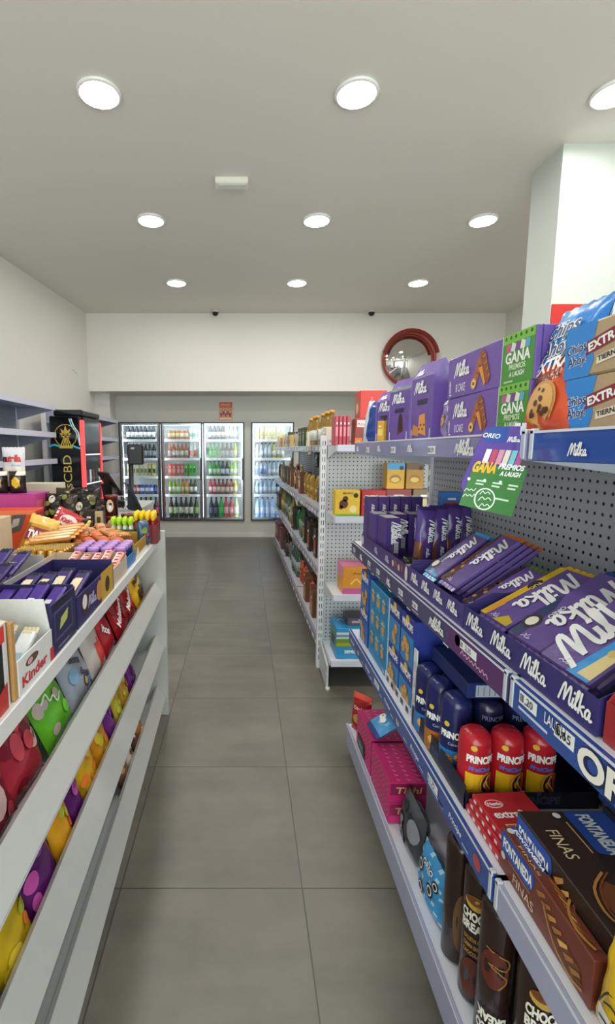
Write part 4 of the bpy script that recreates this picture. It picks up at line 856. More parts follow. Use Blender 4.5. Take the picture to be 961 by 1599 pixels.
m = MB(); m.box(0, .001, -.03, .03, 0, .15, P('#cfc8d4')); F = Frame((-.0002, .03, .09), (0, -1, 0), (0, 0, 1)); m.text(F, '1,95', .008, .02, .022, '#40384a'); m.build('price_card', loc=(.565, .56, .6175), label='pale price card standing beside the yellow bag', cat='price card')
def yel(m, F):
    m.strokes(F, [[(0, 0), (.3, .6), (.8, .7), (1, .3), (.6, .1)], [(.2, .2), (.6, .4), (1.1, 0)], [(1.2, .5), (1.5, .9), (1.7, .4)], [(.1, -.3), (.5, -.2), (.9, -.4)]], -.05, .05, .05, .06, '#3a3620', h=.0014)
    m.grid(F, -.05, .02, -.01, .05, '#dfe0dc', .0008)
pouch('#e8be18', .14, .155, .05, None, yel, 41).build('snack_bag', loc=(.515, .522, .6175), rot=(-.1, 0, AIS), label='bright yellow snack bag at the bottom right on the lower shelf', cat='bag')

#### BASE SHELF .152
PINK = '#c2246c'
def pink_box(txt=False):
    w, H, d = .225, .076, .13; m = MB(); m.box(-w/2, w/2, -d/2, d/2, 0, H, P(PINK), .002); F, L, Rt, T = faces(w, d, H)
    for i in range(9):
        for S, hh in ((F, H), (T, d)):
            for j in range(3): m.poly(S, [(.012 + i*.024, hh*(.2 + .28*j)), (.024 + i*.024, hh*(.26 + .28*j)), (.02 + i*.024, hh*(.34 + .28*j))], '#e878a8', .0006)
    m.rect(Rt, .004, .03, d - .004, .072, '#8a1c4c'); m.text(Rt, 'Tichi', .02, .036, .034, '#d8a878', fit=.09, bold=.02, shear=.2, h=.0009); return m
n = 0
for y in (1.60, 1.84):
    for z in (.1525, .2295):
        n += 1; lab = 'bright pink patterned box on the bottom shelf, %s one of the %s pair' % ('upper' if z > .2 else 'lower', 'near' if y < 1.7 else 'far')
        if n == 1: pb = pink_box().build('biscuit_box', loc=(.562, y, z), rot=(0, 0, AIS), label=lab, cat='box', group='pink boxes')
        else: dup(pb, (.562, y, z), (0, 0, AIS), lab)
m = MB(); F = Frame((0, 0, 0), (0, -1, 0), (0, 0, 1)); m.box(-.002, 0, -.05, .05, 0, .06, P('#1f2a2c')); F = Frame((-.0022, .05, 0), (0, -1, 0), (0, 0, 1)); m.rect(F, .012, .01, .088, .05, '#3f6a5a'); m.scribble(F, .02, .024, .06, .014, '#c8d8d0'); m.build('shelf_card', loc=(.4945, 1.86, .165), label='dark card label leaning on the far pink boxes', cat='sign')
def peng(m, F): m.disc(F, -.012, .07, .016, WHITE, .0014, ry=.014); m.disc(F, .008, .062, .016, WHITE, .0014, ry=.013); m.grid(F, -.05, .1, .05, .12, '#5a80b0', .001); m.disc(F, -.014, .072, .005, '#b0a890', .002)
pouch('#4f9ad0', .11, .15, .045, lambda u, v: '#3a4a90' if v < .15 else None, peng, 51).build('biscuit_pouch', loc=(.50, 1.74, .335), rot=(-R(62), 0, AIS + .1), label='light blue pouch lying on top of the pink boxes', cat='pouch')
def redp(m, F): m.disc(F, 0, .06, .03, '#c89048', .0014, ry=.02); m.text(F, 'ChipsA', -.03, .1, .022, '#f2d8c8', fit=.06, bold=.03)
pouch('#a8202a', .12, .17, .04, lambda u, v: '#d85040' if v > .88 else None, redp, 52).build('biscuit_pouch', loc=(.53, 2.02, .153), rot=(-.2, -.15, AIS + .5), label='red cookie pouch at the far end of the bottom shelf', cat='pouch')
def wfr(u, v): return None
pouch('#5d5f66', .165, .165, .06, blobs(['#26262c', '#8a8c94', '#3c3a40'], 5, 12), None, 53, 'foil').build('snack_bag', loc=(.54, 1.375, .153), rot=(-.08, .0, AIS), label='crinkled silver and black bag beside the pink boxes', cat='bag')
pouch('#2c2a2e', .16, .13, .05, blobs(['#a89a30', '#55565c', '#1a1a1c'], 8, 8), None, 54, 'foil').build('snack_bag', loc=(.655, 1.26, .153), rot=(-.2, .1, AIS), label='black and yellow bag between the silver bag and brown tubes', cat='bag')
def oreo_b(m, F):
    for x, y, r_ in ((-.04, .09, .02), (.03, .07, .018), (-.02, .035, .018), (.05, .1, .014)): m.disc(F, x, y, r_, '#1c1818', .0014); m.disc(F, x, y, r_*.72, '#e8e4dc', .0018); m.disc(F, x, y, r_*.5, '#2a2420', .0022)
    m.otext(F, 'OREO', -.03, .108, .018, WHITE, '#1c2c66', fit=.06)
pouch('#3f93cc', .17, .14, .05, lambda u, v: '#a8d0e4' if (u*3 + v*2) % 1 < .1 else None, oreo_b, 55).build('biscuit_pouch', loc=(.53, 1.195, .153), rot=(-.12, 0, AIS), label='light blue pouch with black sandwich cookies before the brown tubes', cat='pouch')
def tube_art(var):
    def a(m, F):
        if var == 0:
            m.disc(F, 0, .262, .026, '#b8903c', .001, ry=.018); m.disc(F, -.004, .268, .02, '#6a3a1c', .0014, ry=.011); m.text(F, 'CHOCO', 0, .218, .03, '#e2ddd0', fit=.062, align='c', bold=.05, h=.0012); m.text(F, 'BREAK', 0, .19, .03, '#e2ddd0', fit=.062, align='c', bold=.05, h=.0012)
            for k, t in enumerate(('GALLETAS CON', 'CREMA SABOR', 'CHOCOLATE')): m.text(F, t, 0, .165 - k*.018, .014, '#a8803c', fit=.045, align='c', bold=.03, h=.0012)
            m.disc(F, .0, .07, .03, '#5a2a1c', .001, ry=.05)
        else:
            m.disc(F, 0, .2, .028, '#5a2418', .001, ry=.045); m.strokes(F, [[(-.6, 1.6), (.9, 1.2), (.8, .3), (-.4, .4), (.9, -.4), (.4, -1.4)]], 0, .2, .028, .1, '#a07838', h=.0014)
            m.text(F, 'BREAK', 0, .09, .03, '#e2ddd0', fit=.06, align='c', bold=.05, rot=R(180), h=.0012); m.text(F, 'CHOCO', 0, .06, .03, '#e2ddd0', fit=.06, align='c', bold=.05, rot=R(180), h=.0012); m.disc(F, 0, .03, .024, '#b8903c', .001, ry=.014)
    return a
for k, (x, y, H, var, r_, rz) in enumerate(((.545, 1.065, .325, 2, .036, -.5), (.55, .975, .33, 0, .037, -.75), (.548, .89, .335, 1, .038, -.7), (.58, .795, .335, 0, .042, -.45), (.645, .86, .33, 1, .038, -.5), (.64, .97, .33, 0, .038, -.5))):
    m = MB(); c = P('#2c1b17', 'film'); m.lathe([(r_*.6, 0), (r_, .004), (r_, H*.5), (r_, H - .02), (r_*.97, H - .008), (r_*.6, H), (r_*.2, H + .003)], c, seg=28); tube_art(var if var < 2 else 1)(m, Tube(r_ + .0005)) if var < 2 else None
    if var == 2: m.disc(Tube(r_ + .0005), .01, .12, .02, '#6a4a2c', ry=.08)
    m.build('biscuit_tube', loc=(x, y, .153), rot=(0, 0, rz), label='tall brown biscuit tube, ' + ['farthest at the edge', 'lettering near its top, second from the far end', 'lettering turned upside down, third at the edge', 'nearest one with big lettering', 'set back in the shade behind the upside-down one', 'set back in the shade behind the second one'][k], cat='tube', group='brown biscuit tubes')

#### END SHELVING (faces the viewer) and SHELVING B (far, along the aisle)
Bz = empty('gondola_shelving', (0, 0, 0), label='grey pegboard end shelving facing the viewer across the cross aisle', cat='shelving')
m = MB(); m.box(.50, 1.75, 3.0, 3.02, .08, 1.5, pegx); m.build('pegboard_panel', Bz)
for x in (.478, 1.73):
    m = MB(); m.box(x, x + .036, 2.985, 3.03, 0, 1.525, whitem)
    for k in range(29):
        for dx in (.010, .024): m.box(x + dx, x + dx + .004, 2.984, 2.985, .06 + k*.05, .09 + k*.05, P('#222222'))
    m.build('upright', Bz)
for zd, depth, x0 in ((1.462, .30, .525), (1.053, .30, .522), (.589, .30, .522), (.19, .32, .515)):
    m = MB(); m.box(x0, 1.745, 3.0 - depth, 3.0, zd - .012, zd - .001, P('#e4e5ea', 'metal')); m.box(x0, 1.745, 3.0 - depth - .004, 3.0 - depth, zd - .036, zd + .002, P('#d4d6e6', 'gloss'), .001); s = m.build('shelf', Bz)
    m = MB(); m.prism([(3.0, zd - .001), (3.0 - depth, zd - .001), (3.0 - depth, zd - .03), (3.0, zd - .085)], x0 - .006, x0 - .002, P('#c9ccd2', 'metal'), 'x'); m.build('bracket', s)
m = MB(); m.prism([(2.985, 0.02), (2.70, .0), (2.70, .15), (2.985, .2)], .494, .506, P('#c9ccd2', 'metal'), 'x')
for k in range(3): m.box(.4935, .494, 2.705, 2.712, .03 + .04*k, .05 + .04*k, P('#222222'))
m.lathe([(.014, 0), (.014, .02)], P('#d0d0d0', 'metal'), .5, 2.69, 8); m.build('foot', Bz)
m = MB(); m.box(.525, 1.745, 2.95, 2.99, .02, .15, P('#3a3b40', 'metal')); m.build('base_plinth', Bz)
m = MB(); w, H, d = .30, .19, .2; m.box(-w/2, w/2, -d/2, d/2, 0, H, P('#2a8fc4'), .002); F, Lf, Rt, T = faces(w, d, H)
m.rect(F, 0, .09, w, .165, '#c8d8e0'); m.rect(F, 0, .075, w, .125, '#6a8a30', .0006); m.rect(F, 0, .078, w, .1, '#98a030', .0008); m.rect(F, 0, .135, w, .15, '#6a8a98', .0008); m.text(F, 'SEMIDESNATADA', .05, .035, .028, WHITE, bold=.03)
m.rect(Lf, .02, .04, .18, .15, '#6a8a50'); m.rect(Lf, .05, .06, .15, .12, '#1a2a40', .0008); m.scribble(T, .03, .13, .14, .03, '#e8f2f8'); m.build('milk_case', loc=(.70, 2.81, .1902), label='blue case of semi-skimmed milk on the lowest end shelf', cat='box')
pack('#5a4c58', '#a89aa4', .22, .045, .14).build('small_case', loc=(.735, 2.83, .3805), label='small dark mauve box lying on the blue milk case', cat='box')
m = MB(); w, H, d = .24, .165, .16; m.box(-w/2, w/2, -d/2, d/2, 0, H, P('#d8902a'), .002); F, Lf, Rt, T = faces(w, d, H); m.rect(F, .0, 0, w, .035, '#c05a98'); m.rect(T, 0, 0, w, d, '#d8709a'); m.rect(Lf, 0, .1, d, H, '#d880a8'); m.strokes(F, [[(0, 0), (.5, .5), (1, .1), (1.5, .6), (2, .2)]], .05, .06, .06, .15, '#f0d060'); m.scribble(F, .06, .115, .08, .016, '#5a2a18')
m.build('snack_box', loc=(.70, 2.80, .5892), label='orange and pink snack box on the second lowest end shelf', cat='box')
m = MB(); w, H, d = .145, .15, .08; m.box(-w/2, w/2, -d/2, d/2, 0, H, P('#e0b838'), .002); F, Lf, Rt, T = faces(w, d, H); m.rect(F, .0, 0, w, .012, '#6aa838'); m.disc(F, .05, .07, .026, '#5a3a28'); m.disc(F, .035, .05, .012, '#5a3a28'); m.disc(F, .06, .10, .016, '#4a2e20'); m.disc(F, .105, .04, .022, '#e8d890'); m.text(F, 'MINI CHOCO', .045, .128, .014, '#4a2e20', bold=.03, fit=.06); m.disc(F, .12, .12, .014, '#2a2420')
m.build('biscuit_box', loc=(.60, 2.78, 1.0532), label='yellow biscuit box with brown picture, leftmost on the third end shelf', cat='box')
m = MB(); w, H, d = .14, .15, .08; m.box(-w/2, w/2, -d/2, d/2, 0, H, P('#b82028'), .002); F = faces(w, d, H)[0]; m.text(F, 'CHIPS', .012, .1, .03, WHITE, bold=.04); m.text(F, 'CUKI', .012, .06, .028, '#f0c0b0', bold=.04); m.disc(F, .09, .04, .03, '#c89048'); m.build('biscuit_box', loc=(.752, 2.78, 1.0532), label='red biscuit box beside the yellow one on the third end shelf', cat='box')
for k in range(2): pack(['#8a3038', '#7a6a50'][k], '#c8b890', .15, .15, .1).build('biscuit_box', loc=(.92 + .16*k, 2.86, 1.0532), label='%s box supporting the upper boxes on the third end shelf' % ['maroon', 'tan'][k], cat='box')
for k in range(2):
    m = MB(); w, H, d = .105, .155, .08; m.box(-w/2, w/2, -d/2, d/2, 0, H, P(['#dca82a', '#b8862a'][k]), .002); F = faces(w, d, H)[0]; m.rect(F, 0, .115, w, H, ['#3a98d0', '#6a4a28'][k]); m.disc(F, .05, .06, .034, '#a86a20', ry=.026); m.disc(F, .05, .055, .026, '#e8c860', .0008, ry=.015); m.disc(F, .085, .125, .013, '#1c1a18', .0008)
    m.build('biscuit_box', loc=(.90 + .115*k, 2.86, 1.2036), label='%s box stacked high on the third end shelf' % ['yellow and sky blue biscuit', 'golden brown biscuit'][k], cat='box')
# end shelving top shelf
for k in range(4): pack('#c04858', '#e88a98', .018, .165, .12).build('sweet_packet', loc=(.524 + .022*k, 2.78, 1.4622), label='slim red striped packet on the end top shelf, %s from the post' % ORD[k], cat='packet', group='slim red packets')
m = MB(); w, H, d = .2, .15, .1; m.box(-w/2, w/2, -d/2, d/2, 0, H, P('#9a3a28'), .002); F = faces(w, d, H)[0]; m.rect(F, .01, .1, .09, .14, '#e8d8d8'); m.text(F, 'Kinder', .015, .11, .022, '#b03030', fit=.07); m.disc(F, .12, .06, .045, '#6a3a20'); m.disc(F, .12, .055, .03, '#e8d8b8', .0008, ry=.02); m.disc(F, .05, .05, .028, '#7a4426'); m.rect(F, 0, 0, .04, .04, '#e87028', .0009); m.text(F, '12', .008, .008, .026, '#f8d838', h=.0012); m.disc(F, .175, .12, .026, '#e8b828', .0009); m.text(F, '1€', .162, .11, .024, '#1c1a18', bold=.05, h=.0013)
m.build('chocolate_box', loc=(.725, 2.76, 1.4622), label='brown and red treat box with yellow price disc on the end top shelf', cat='box')
m = MB(); w, H, d = .15, .155, .13; m.box(-w/2, w/2, -d/2, d/2, 0, H, P('#d8382c'), .002); F, Lf, Rt, T = faces(w, d, H); m.rect(Lf, .01, .02, .12, .12, '#a86a48'); m.disc(Lf, .06, .06, .03, '#d8b898'); m.rect(F, .06, .02, .07, .12, '#e86a58'); m.build('chocolate_box', loc=(.73, 2.80, 1.6125), label='bright red box stacked on the brown treat box', cat='box')
pack('#4a88c0', '#e8f0f4', .07, .15, .06).build('small_case', loc=(.875, 2.80, 1.4622), label='light blue and white box on the end top shelf beside treat boxes', cat='box')
pack('#c04a38', '#f0e0d0', .07, .06, .06).build('small_case', loc=(.875, 2.80, 1.6125), label='little red box on top of the light blue and white box', cat='box')

B = empty('gondola_shelving', (.512, 3.05, 0), R(1.0), label='long grey shelving along the far aisle packed with groceries', cat='shelving')
BL_ = 3.95
m = MB(); m.box(.36, .39, 0, BL_, .1, 1.5, pegx); m.build('pegboard_panel', B)
for k in range(4):
    m = MB(); y = k*1.3; m.box(.345, .395, y, y + .03, 0, 1.52, whitem); m.build('upright', B)
for zd, l0, l1 in ((1.462, 1.42, 1.466), (1.03, .975, 1.034), (.617, .565, .62), (.152, .07, .155)):
    for k in range(3):
        y = k*1.3 + .02; m = MB(); m.box(.004, .36, y, y + 1.28, zd - .02, zd - .001, P('#dcdee8', 'metal')); s = m.build('shelf', B)
        def art(m_, F, L_, H_, seed=int(zd*100) + k):
            rn = random.Random(seed)
            for q in range(9): m_.rect(F, .05 + q*.135, .012, .05 + q*.135 + rn.uniform(.04, .08), .036, rn.choice(['#e4e4ea', '#e4e4ea', '#c8b0b8']), .0006)
        rail(0, y, y + 1.28, l0, l1, P('#a2a4b8', 'gloss'), s, art)
        for yb in (y, y + 1.27): m = MB(); m.prism([(.002, l0), (.002, l1 - .002), (.36, l1 - .002), (.36, l0 - .02)], yb, yb + .004, P('#c6c9d2', 'metal')); m.build('bracket', s)
m = MB(); m.box(.03, .36, 0, BL_, 0, .07, P('#4a4c55', 'metal')); m.build('base_plinth', B)
def jar(body, lid, labc, H=.13, r=.04):
    m = MB(); b, l, c = P(body, 'bottle'), P(lid), P(labc); m.lathe([(r*.9, 0), (r, .008), (r, H*.15), (r*1.01, H*.15), (r*1.01, H*.65), (r, H*.65), (r*.85, H*.8), (r*.9, H*.8), (r*.9, H)], [b, b, b, c, b, b, l, l], seg=12); return m
rb = B.matrix_basis.to_euler().z if False else R(1.0)
def LB(x, y, z):
    c, s = math.cos(rb), math.sin(rb); return (.512 + x*c - y*s, 3.05 + x*s + y*c, z)
def grow(kind, pal, w, H, seed):
    c = pal
    if kind == 'bag': return pouch(c[0], w*.95, H, .05, blobs([c[1], c[2]], seed, 5), None, seed)
    if kind == 'jar': return jar(c[0], c[1], c[2], min(H, .17), w*.45)
    if kind == 'bottle': return bottle(c[0], c[1], c[2], H, w*.42)
    if kind == 'tin': return can(c[0], c[1], min(H, .14), w*.45)
    m = pack(c[0], c[1], w*.92, H, .11); F = faces(w*.92, .11, H)[0]; m.disc(F, 0 + w*.46, H*.2, w*.2, c[2]); return m
rows = {3: ('top', 1.4622, [('bottle', ('#8a6a2a', '#e0a030', '#c8d0c0'), .095, .24), ('box', ('#e8dcc8', '#b8a888', '#f4ecd8'), .12, .12), ('box', ('#3a4a30', '#a8a078', '#58a040'), .1, .17), ('bag', ('#4a3a2c', '#b89a60', '#d8d0b8'), .11, .16), ('box', ('#d8b868', '#e8a020', '#f0e8c8'), .11, .13), ('box', ('#c8bca0', '#a83a30', '#e8e0d0'), .1, .13), ('tin', ('#b82830', '#8a1820', '#d8d0c8'), .09, .13), ('box', ('#e0d4b0', '#b8a868', '#f0e8d0'), .12, .16)], 17),
        2: ('second', 1.0302, [('bag', ('#2a2420', '#e8e0d8', '#5a4a40'), .12, .17), ('bag', ('#a8802a', '#d8b850', '#4a3a20'), .1, .2), ('box', ('#7a4a38', '#d8c8b0', '#c8963c'), .1, .2), ('bottle', ('#5a3420', '#b83a30', '#d8a848'), .085, .25), ('bag', ('#8a4a38', '#d8c0a8', '#a83028'), .1, .2), ('bottle', ('#a8924a', '#d8d0a0', '#c8b878'), .08, .26), ('box', ('#5a4a3c', '#c8b8a0', '#8a6a48'), .09, .2), ('bag', ('#3a302a', '#b8a890', '#6a4a38'), .1, .2)], 36),
        1: ('third', .6172, [('bag', ('#1c1816', '#e0d8c8', '#6a5a4a'), .13, .2), ('box', ('#3a2c24', '#b84838', '#c8b898'), .1, .22), ('bottle', ('#2a5a38', '#186a30', '#7a9a70'), .1, .3), ('bag', ('#186838', '#28884a', '#0c4020'), .12, .22), ('jar', ('#6a7868', '#a8b0a0', '#a8b098'), .09, .17), ('bottle', ('#5a6a50', '#3a4a38', '#88907a'), .09, .3), ('bottle', ('#9a8a40', '#7a7030', '#c0b060'), .09, .31), ('box', ('#2a2420', '#888070', '#4a4038'), .1, .2)], 34),
        0: ('lowest', .1522, [('box', ('#7a4a30', '#b88a60', '#d8b890'), .12, .2), ('bag', ('#1e1a18', '#b0a898', '#5a4a3a'), .13, .22), ('bag', ('#b84a30', '#e8c8a0', '#3a2018'), .12, .2), ('bottle', ('#3a5a48', '#a8b0a8', '#a0b0b0'), .1, .3), ('bag', ('#6a8090', '#c8d4dc', '#3a5060'), .12, .22), ('bottle', ('#2c2622', '#7a3a28', '#584a40'), .1, .3), ('box', ('#6a3838', '#b87068', '#d8c8c0'), .13, .24), ('box', ('#7a3038', '#c89890', '#3a2020'), .13, .25)], 28)}
for lv, (nm_, z, kinds, cnt) in rows.items():
    y = .06; k = 0; rn = random.Random(lv + 5); first = {}
    while y < BL_ - .12 and k < 36:
        ki = min(len(kinds) - 1, int(y / BL_ * len(kinds))); 
        if rn.random() < .6: ki = rn.randrange(max(0, ki - 2), min(len(kinds), ki + 3))
        kd, pal, w, H = kinds[ki]
        if y + w > BL_ - .03: break
        nmk = {'bag': 'grocery_bag', 'jar': 'grocery_jar', 'bottle': 'grocery_bottle', 'tin': 'grocery_tin', 'box': 'grocery_box'}[kd]
        loc = LB(.075 + rn.uniform(-.005, .02), y + w/2, z); rot = (0, 0, AIS + rb + rn.uniform(-.08, .08))
        lab = '%s on the %s shelf of the far aisle shelving, %s from the near post' % (nmk.replace('_', ' '), nm_, ORD[k])
        if ki in first: dup(first[ki], loc, rot, lab)
        else: first[ki] = grow(kd, pal, w, H, lv*10 + ki).build(nmk, loc=loc, rot=rot, label=lab, cat=nmk.split('_')[1], group='groceries on the %s far shelf' % nm_)
        y += w + .008; k += 1
# price flap hanging near the near end
m = MB(); m.box(-.002, 0, -.055, .055, 0, .06, P('#d8d0c8')); F = Frame((-.0022, .055, 0), (0, -1, 0), (0, 0, 1)); m.rect(F, .01, .012, .1, .03, '#c86a58'); m.rect(F, .01, .036, .1, .05, '#8a9a70')
m.build('shelf_flap', loc=(LB(-.012, .55, 0)[0], LB(0, .55, 0)[1], 1.405), rot=(0, 0, rb), label='pale price flap hanging from the top far shelf edge', cat='sign')
for k, yy in enumerate((.30, .9)):
    pouch('#3a3c40', .2, .14, .05, blobs(['#5a5c62', '#26282c'], k, 5), None, 70 + k, 'foil').build('hanging_bag', loc=LB(.12, yy, 1.285), rot=(0, 0, AIS + rb), label='dark bag hanging under the top far shelf, %s of two' % ('nearer' if k == 0 else 'farther'), cat='bag', group='hanging dark bags')

#### LEFT COUNTER
RC = R(1.39); OX, OY = -.4157, 2.455
def LC(x, y, z=0):
    "counter coordinates: x from the aisle end panel edge inwards (negative), y = world-like depth"
    c, s = math.cos(RC), math.sin(RC); yy = y - OY; return (OX + x*c - yy*s, OY + x*s + yy*c, z)
K = empty('candy_counter', (OX, OY, 0), RC, label='long white sales counter with three slanted front boards over candy bins', cat='counter')
cw = P('#c4c6c2', 'metal'); y0, y1 = -2.2, 0
m = MB(); m.box(-.62, 0, -.032, 0, 0, 1.018, cw, .001); m.build('end_panel', K)
m = MB(); m.box(-.62, 0, y0 - .03, y0, 0, 1.018, cw, .001); m.build('end_panel', K)
m = MB(); m.box(-.62, -.04, y0, -.032, .935, .975, P('#e6e6e4', 'metal'), .002); m.build('countertop', K)
m = MB(); m.box(-.62, -.6, y0, -.032, .0, .935, cw); m.build('rear_panel', K)
for n_, (xa, za, xb, zb) in enumerate(((-.054, .749, -.013, .692), (-.059, .454, -.012, .393), (-.056, .17, -.012, .105))):
    dx, dz = xb - xa, zb - za; l = math.hypot(dx, dz); nx, nz = dz/l*.016, -dx/l*.016
    m = MB(); m.prism([(xa, za), (xb, zb), (xb + nx, zb + nz), (xa + nx, za + nz)], y0, -.032, cw); m.build('front_board', K)
    m = MB(); m.prism([(xb - .012, zb - .004), (xb - .006, zb - .02), (-.6, zb - .14 if n_ < 2 else .02), (-.6, zb - .12 if n_ < 2 else .035)], y0, -.032, P('#c9ccce', 'metal')); m.build('bin_shelf', K)
m = MB(); m.box(-.06, -.045, y0, -.032, 0, .09, cw); m.build('kick_board', K)
DZ = .9652; CZ = .9755; TUR = R(90) + RC
# candy bags in the top bin
def bin_bag(name, base, w, H, y, z, label, fn=None, art=None, seed=0, x=-.085, lean=.32, roll=0, kind='film', group='candy bags in the top bin'):
    pouch(base, w, H, .045, fn, art, seed, kind).build(name, loc=LC(x, y, z), rot=(-lean, roll, TUR), label=label, cat='bag', group=group)
def mal(m, F):
    m.text(F, 'Maltesers', -.06, .035, .045, WHITE, rot=.75, shear=.15, fit=.135, bold=.02, h=.002)
def bons(m, F):
    m.text(F, 'Bons', -.04, .125, .035, '#28282c', rot=-.4, bold=.03, h=.002); m.text(F, 'Bons', .0, .07, .03, '#28282c', rot=-.5, bold=.03, h=.002); m.disc(F, .02, .04, .016, '#2a2a2e', .002); m.disc(F, .02, .04, .012, '#c8a888', .0024)
def itos(m, F): m.text(F, 'itos', -.04, .1, .04, WHITE, rot=-.7, bold=.03, h=.002)
def yel_b(m, F):
    m.text(F, 'Peanut', -.055, .10, .04, '#2a2218', rot=.25, bold=.04, h=.002, fit=.11)
    for a, b, r_ in ((-.03, .05, .02), (.01, .04, .022), (.04, .065, .016), (0, .075, .012)): m.disc(F, a, b, r_, '#3a2a1c', .0018, ry=r_*1.3)
def grn(m, F): m.scribble(F, -.05, .12, .09, .028, '#d8e8d0', rot=-.5)
bb = [('#7a2034', .22, .22, .80, 'dark red candy bag with pale dots nearest the viewer', blobs(['#c8a8a8', '#a83848', '#c84858'], 1, 12), None),
      ('#a02838', .18, .20, .97, 'red berry candy bag below the white snack carton', blobs(['#d8b0b0', '#c84050', '#7a1828'], 2, 12), None),
      ('#5fae28', .17, .22, 1.17, 'bright green candy bag in the top bin', blobs(['#b8a8a0', '#3a3a34', '#78c838'], 4, 7), grn),
      ('#9da3b2', .19, .23, 1.36, 'silver grey sweets bag with dark lettering', blobs(['#5f94bc', '#7aa8c8', '#b8bcc8'], 15, 5), bons),
      ('#c4bab4', .17, .22, 1.53, 'cream sweets bag with red fruit picture', lambda u, v: '#d84a40' if (u - .6)**2 + (v - .25)**2 < .05 else None, None),
      ('#a81e2a', .15, .22, 1.69, 'small red bag with white lettering ending itos', None, itos),
      ('#a01822', .19, .23, 1.88, 'red chocolate ball bag with white script, nearer of the two', blobs(['#c04048', '#801018'], 6, 6), mal),
      ('#9c1620', .19, .235, 2.06, 'red chocolate ball bag with white script, farther of the two', blobs(['#b83840', '#780e16'], 7, 6), mal),
      ('#e0ae18', .19, .24, 2.27, 'yellow peanut candy bag at the far end of the bin', None, yel_b)]
for k, (c, w, H, y, lab, fn, art) in enumerate(bb):
    bin_bag('candy_bag', c, w, H, y, .69 + .0*k, lab, fn, art, 80 + k, x=-.10 - .004*(k % 2), lean=.38, roll=.12*math.sin(k*2.1))
s2 = [('#4a1a5a', .12, .70, 'purple'), ('#c8a81c', .13, .845, 'yellow'), ('#5a1c66', .15, .985, 'purple'), ('#d89a1c', .11, 1.12, 'yellow'), ('#541a60', .10, 1.22, 'purple'), ('#d8a81c', .14, 1.345, 'yellow'), ('#d08a1c', .14, 1.49, 'yellow'), ('#6a2a7a', .09, 1.61, 'purple'), ('#b8a830', .1, 1.71, 'yellow'), ('#b08a28', .12, 1.83, 'yellow'), ('#602070', .12, 1.96, 'purple')]
cn = {}
for k, (c, w, y, nm_) in enumerate(s2):
    cn[nm_] = cn.get(nm_, 0) + 1
    bin_bag('candy_bag', c, w, .19, y, .385, '%s candy bag in the middle bin, %s %s one from the viewer' % (nm_, ORD[cn[nm_]-1], nm_), blobs(['#e8c838', '#e87a28', '#b8c030'] if nm_ == 'yellow' else ['#8a3a98', '#c050a0', '#3a1048'], 30 + k, 7), None, 100 + k, x=-.085, lean=.30, group='candy bags in the middle bin')
for k, y in enumerate((1.74, 1.84, 1.94, 2.04)):
    bin_bag('candy_bag', ['#6a4a38', '#c8b8a8', '#5a2a24', '#a86a30'][k], .09, .14, y, .105, ['brown', 'cream', 'dark red', 'orange brown'][k] + ' small candy bag in the lowest bin', blobs(['#f0e8e0', '#4a2a20', '#c88a48'], 60 + k, 6), None, 130 + k, x=-.08, lean=.25, group='candy bags in the lowest bin')

# display cartons on the countertop: width along the counter, open tray, front to the aisle
def tray_at(name, w, H, d, col, lip, x, y, label, art=None, z=CZ, cat='display carton', wall=.003, slope=.15):
    return cart(w, H, d, col, wall, lip, art, slope).build(name, loc=LC(x - d/2, y, z), rot=(0, 0, TUR), label=label, cat=cat)
def art_kin(m, F, L, Rt, T):
    m.text(F, 'Kinder', .012, .012, .03, '#c82a30', fit=.12, bold=.03); m.disc(F, .06, .05, .03, '#5a4438', ry=.009); m.disc(F, .05, .05, .012, '#d8a0a8', .0009, ry=.006); m.rect(F, .15, .0, .17, .03, '#c82a30')
c0 = tray_at('display_carton', .165, .138, .34, '#dcdbd8', .07, -.045, .920, 'white open display carton with red script holding wafer bars', art_kin)
# wafer bars in it
def bar(w, L, t, col, fn=None, kind='film', seed=0):
    "flow-wrapped bar standing on its end, crimped fins top and bottom"
    m = MB(); c = P(col, kind); z0, z1 = L*.08, L*.92; m.box(-w/2*.94, w/2*.94, -t/2, t/2, z0, z1, c, min(w, t)*.28)
    F = Frame((-w/2*.94, -t/2, 0), (1, 0, 0), (0, 0, 1)); W2 = w*.94; n = 8
    for a, b in ((0, z0 + .003), (z1 - .003, L)):
        v = .02 if a == 0 else .98; cc = (fn and fn(.5, v)) or None; vs = []
        for s_ in (-1, 1):
            for z in (a, b): vs += [(-w/2 + w*i/n, s_*.0008 + (-1)**i*.0012, z) for i in range(n + 1)]
        m.add(vs, [(i, i+1, n+2+i, n+1+i) for i in range(n)] + [(2*n+3+i, 2*n+2+i, 3*n+3+i, 3*n+4+i) for i in range(n)], P(cc, kind) if cc else c)
    if fn:
        nu, nv = 8, 20; e = min(w, t)*.28
        for i in range(nu):
            for j in range(nv):
                x0, x1 = e + (W2 - 2*e)*i/nu, e + (W2 - 2*e)*(i+1)/nu; a, b = z0 + e + (z1 - z0 - 2*e)*j/nv, z0 + e + (z1 - z0 - 2*e)*(j+1)/nv
                cc = fn((x0 + x1)/2/W2, (a + b)/2/L)
                if cc: m.poly(F, [(x0, a), (x1, a), (x1, b), (x0, b)], P(cc, kind), .0003)
    return m
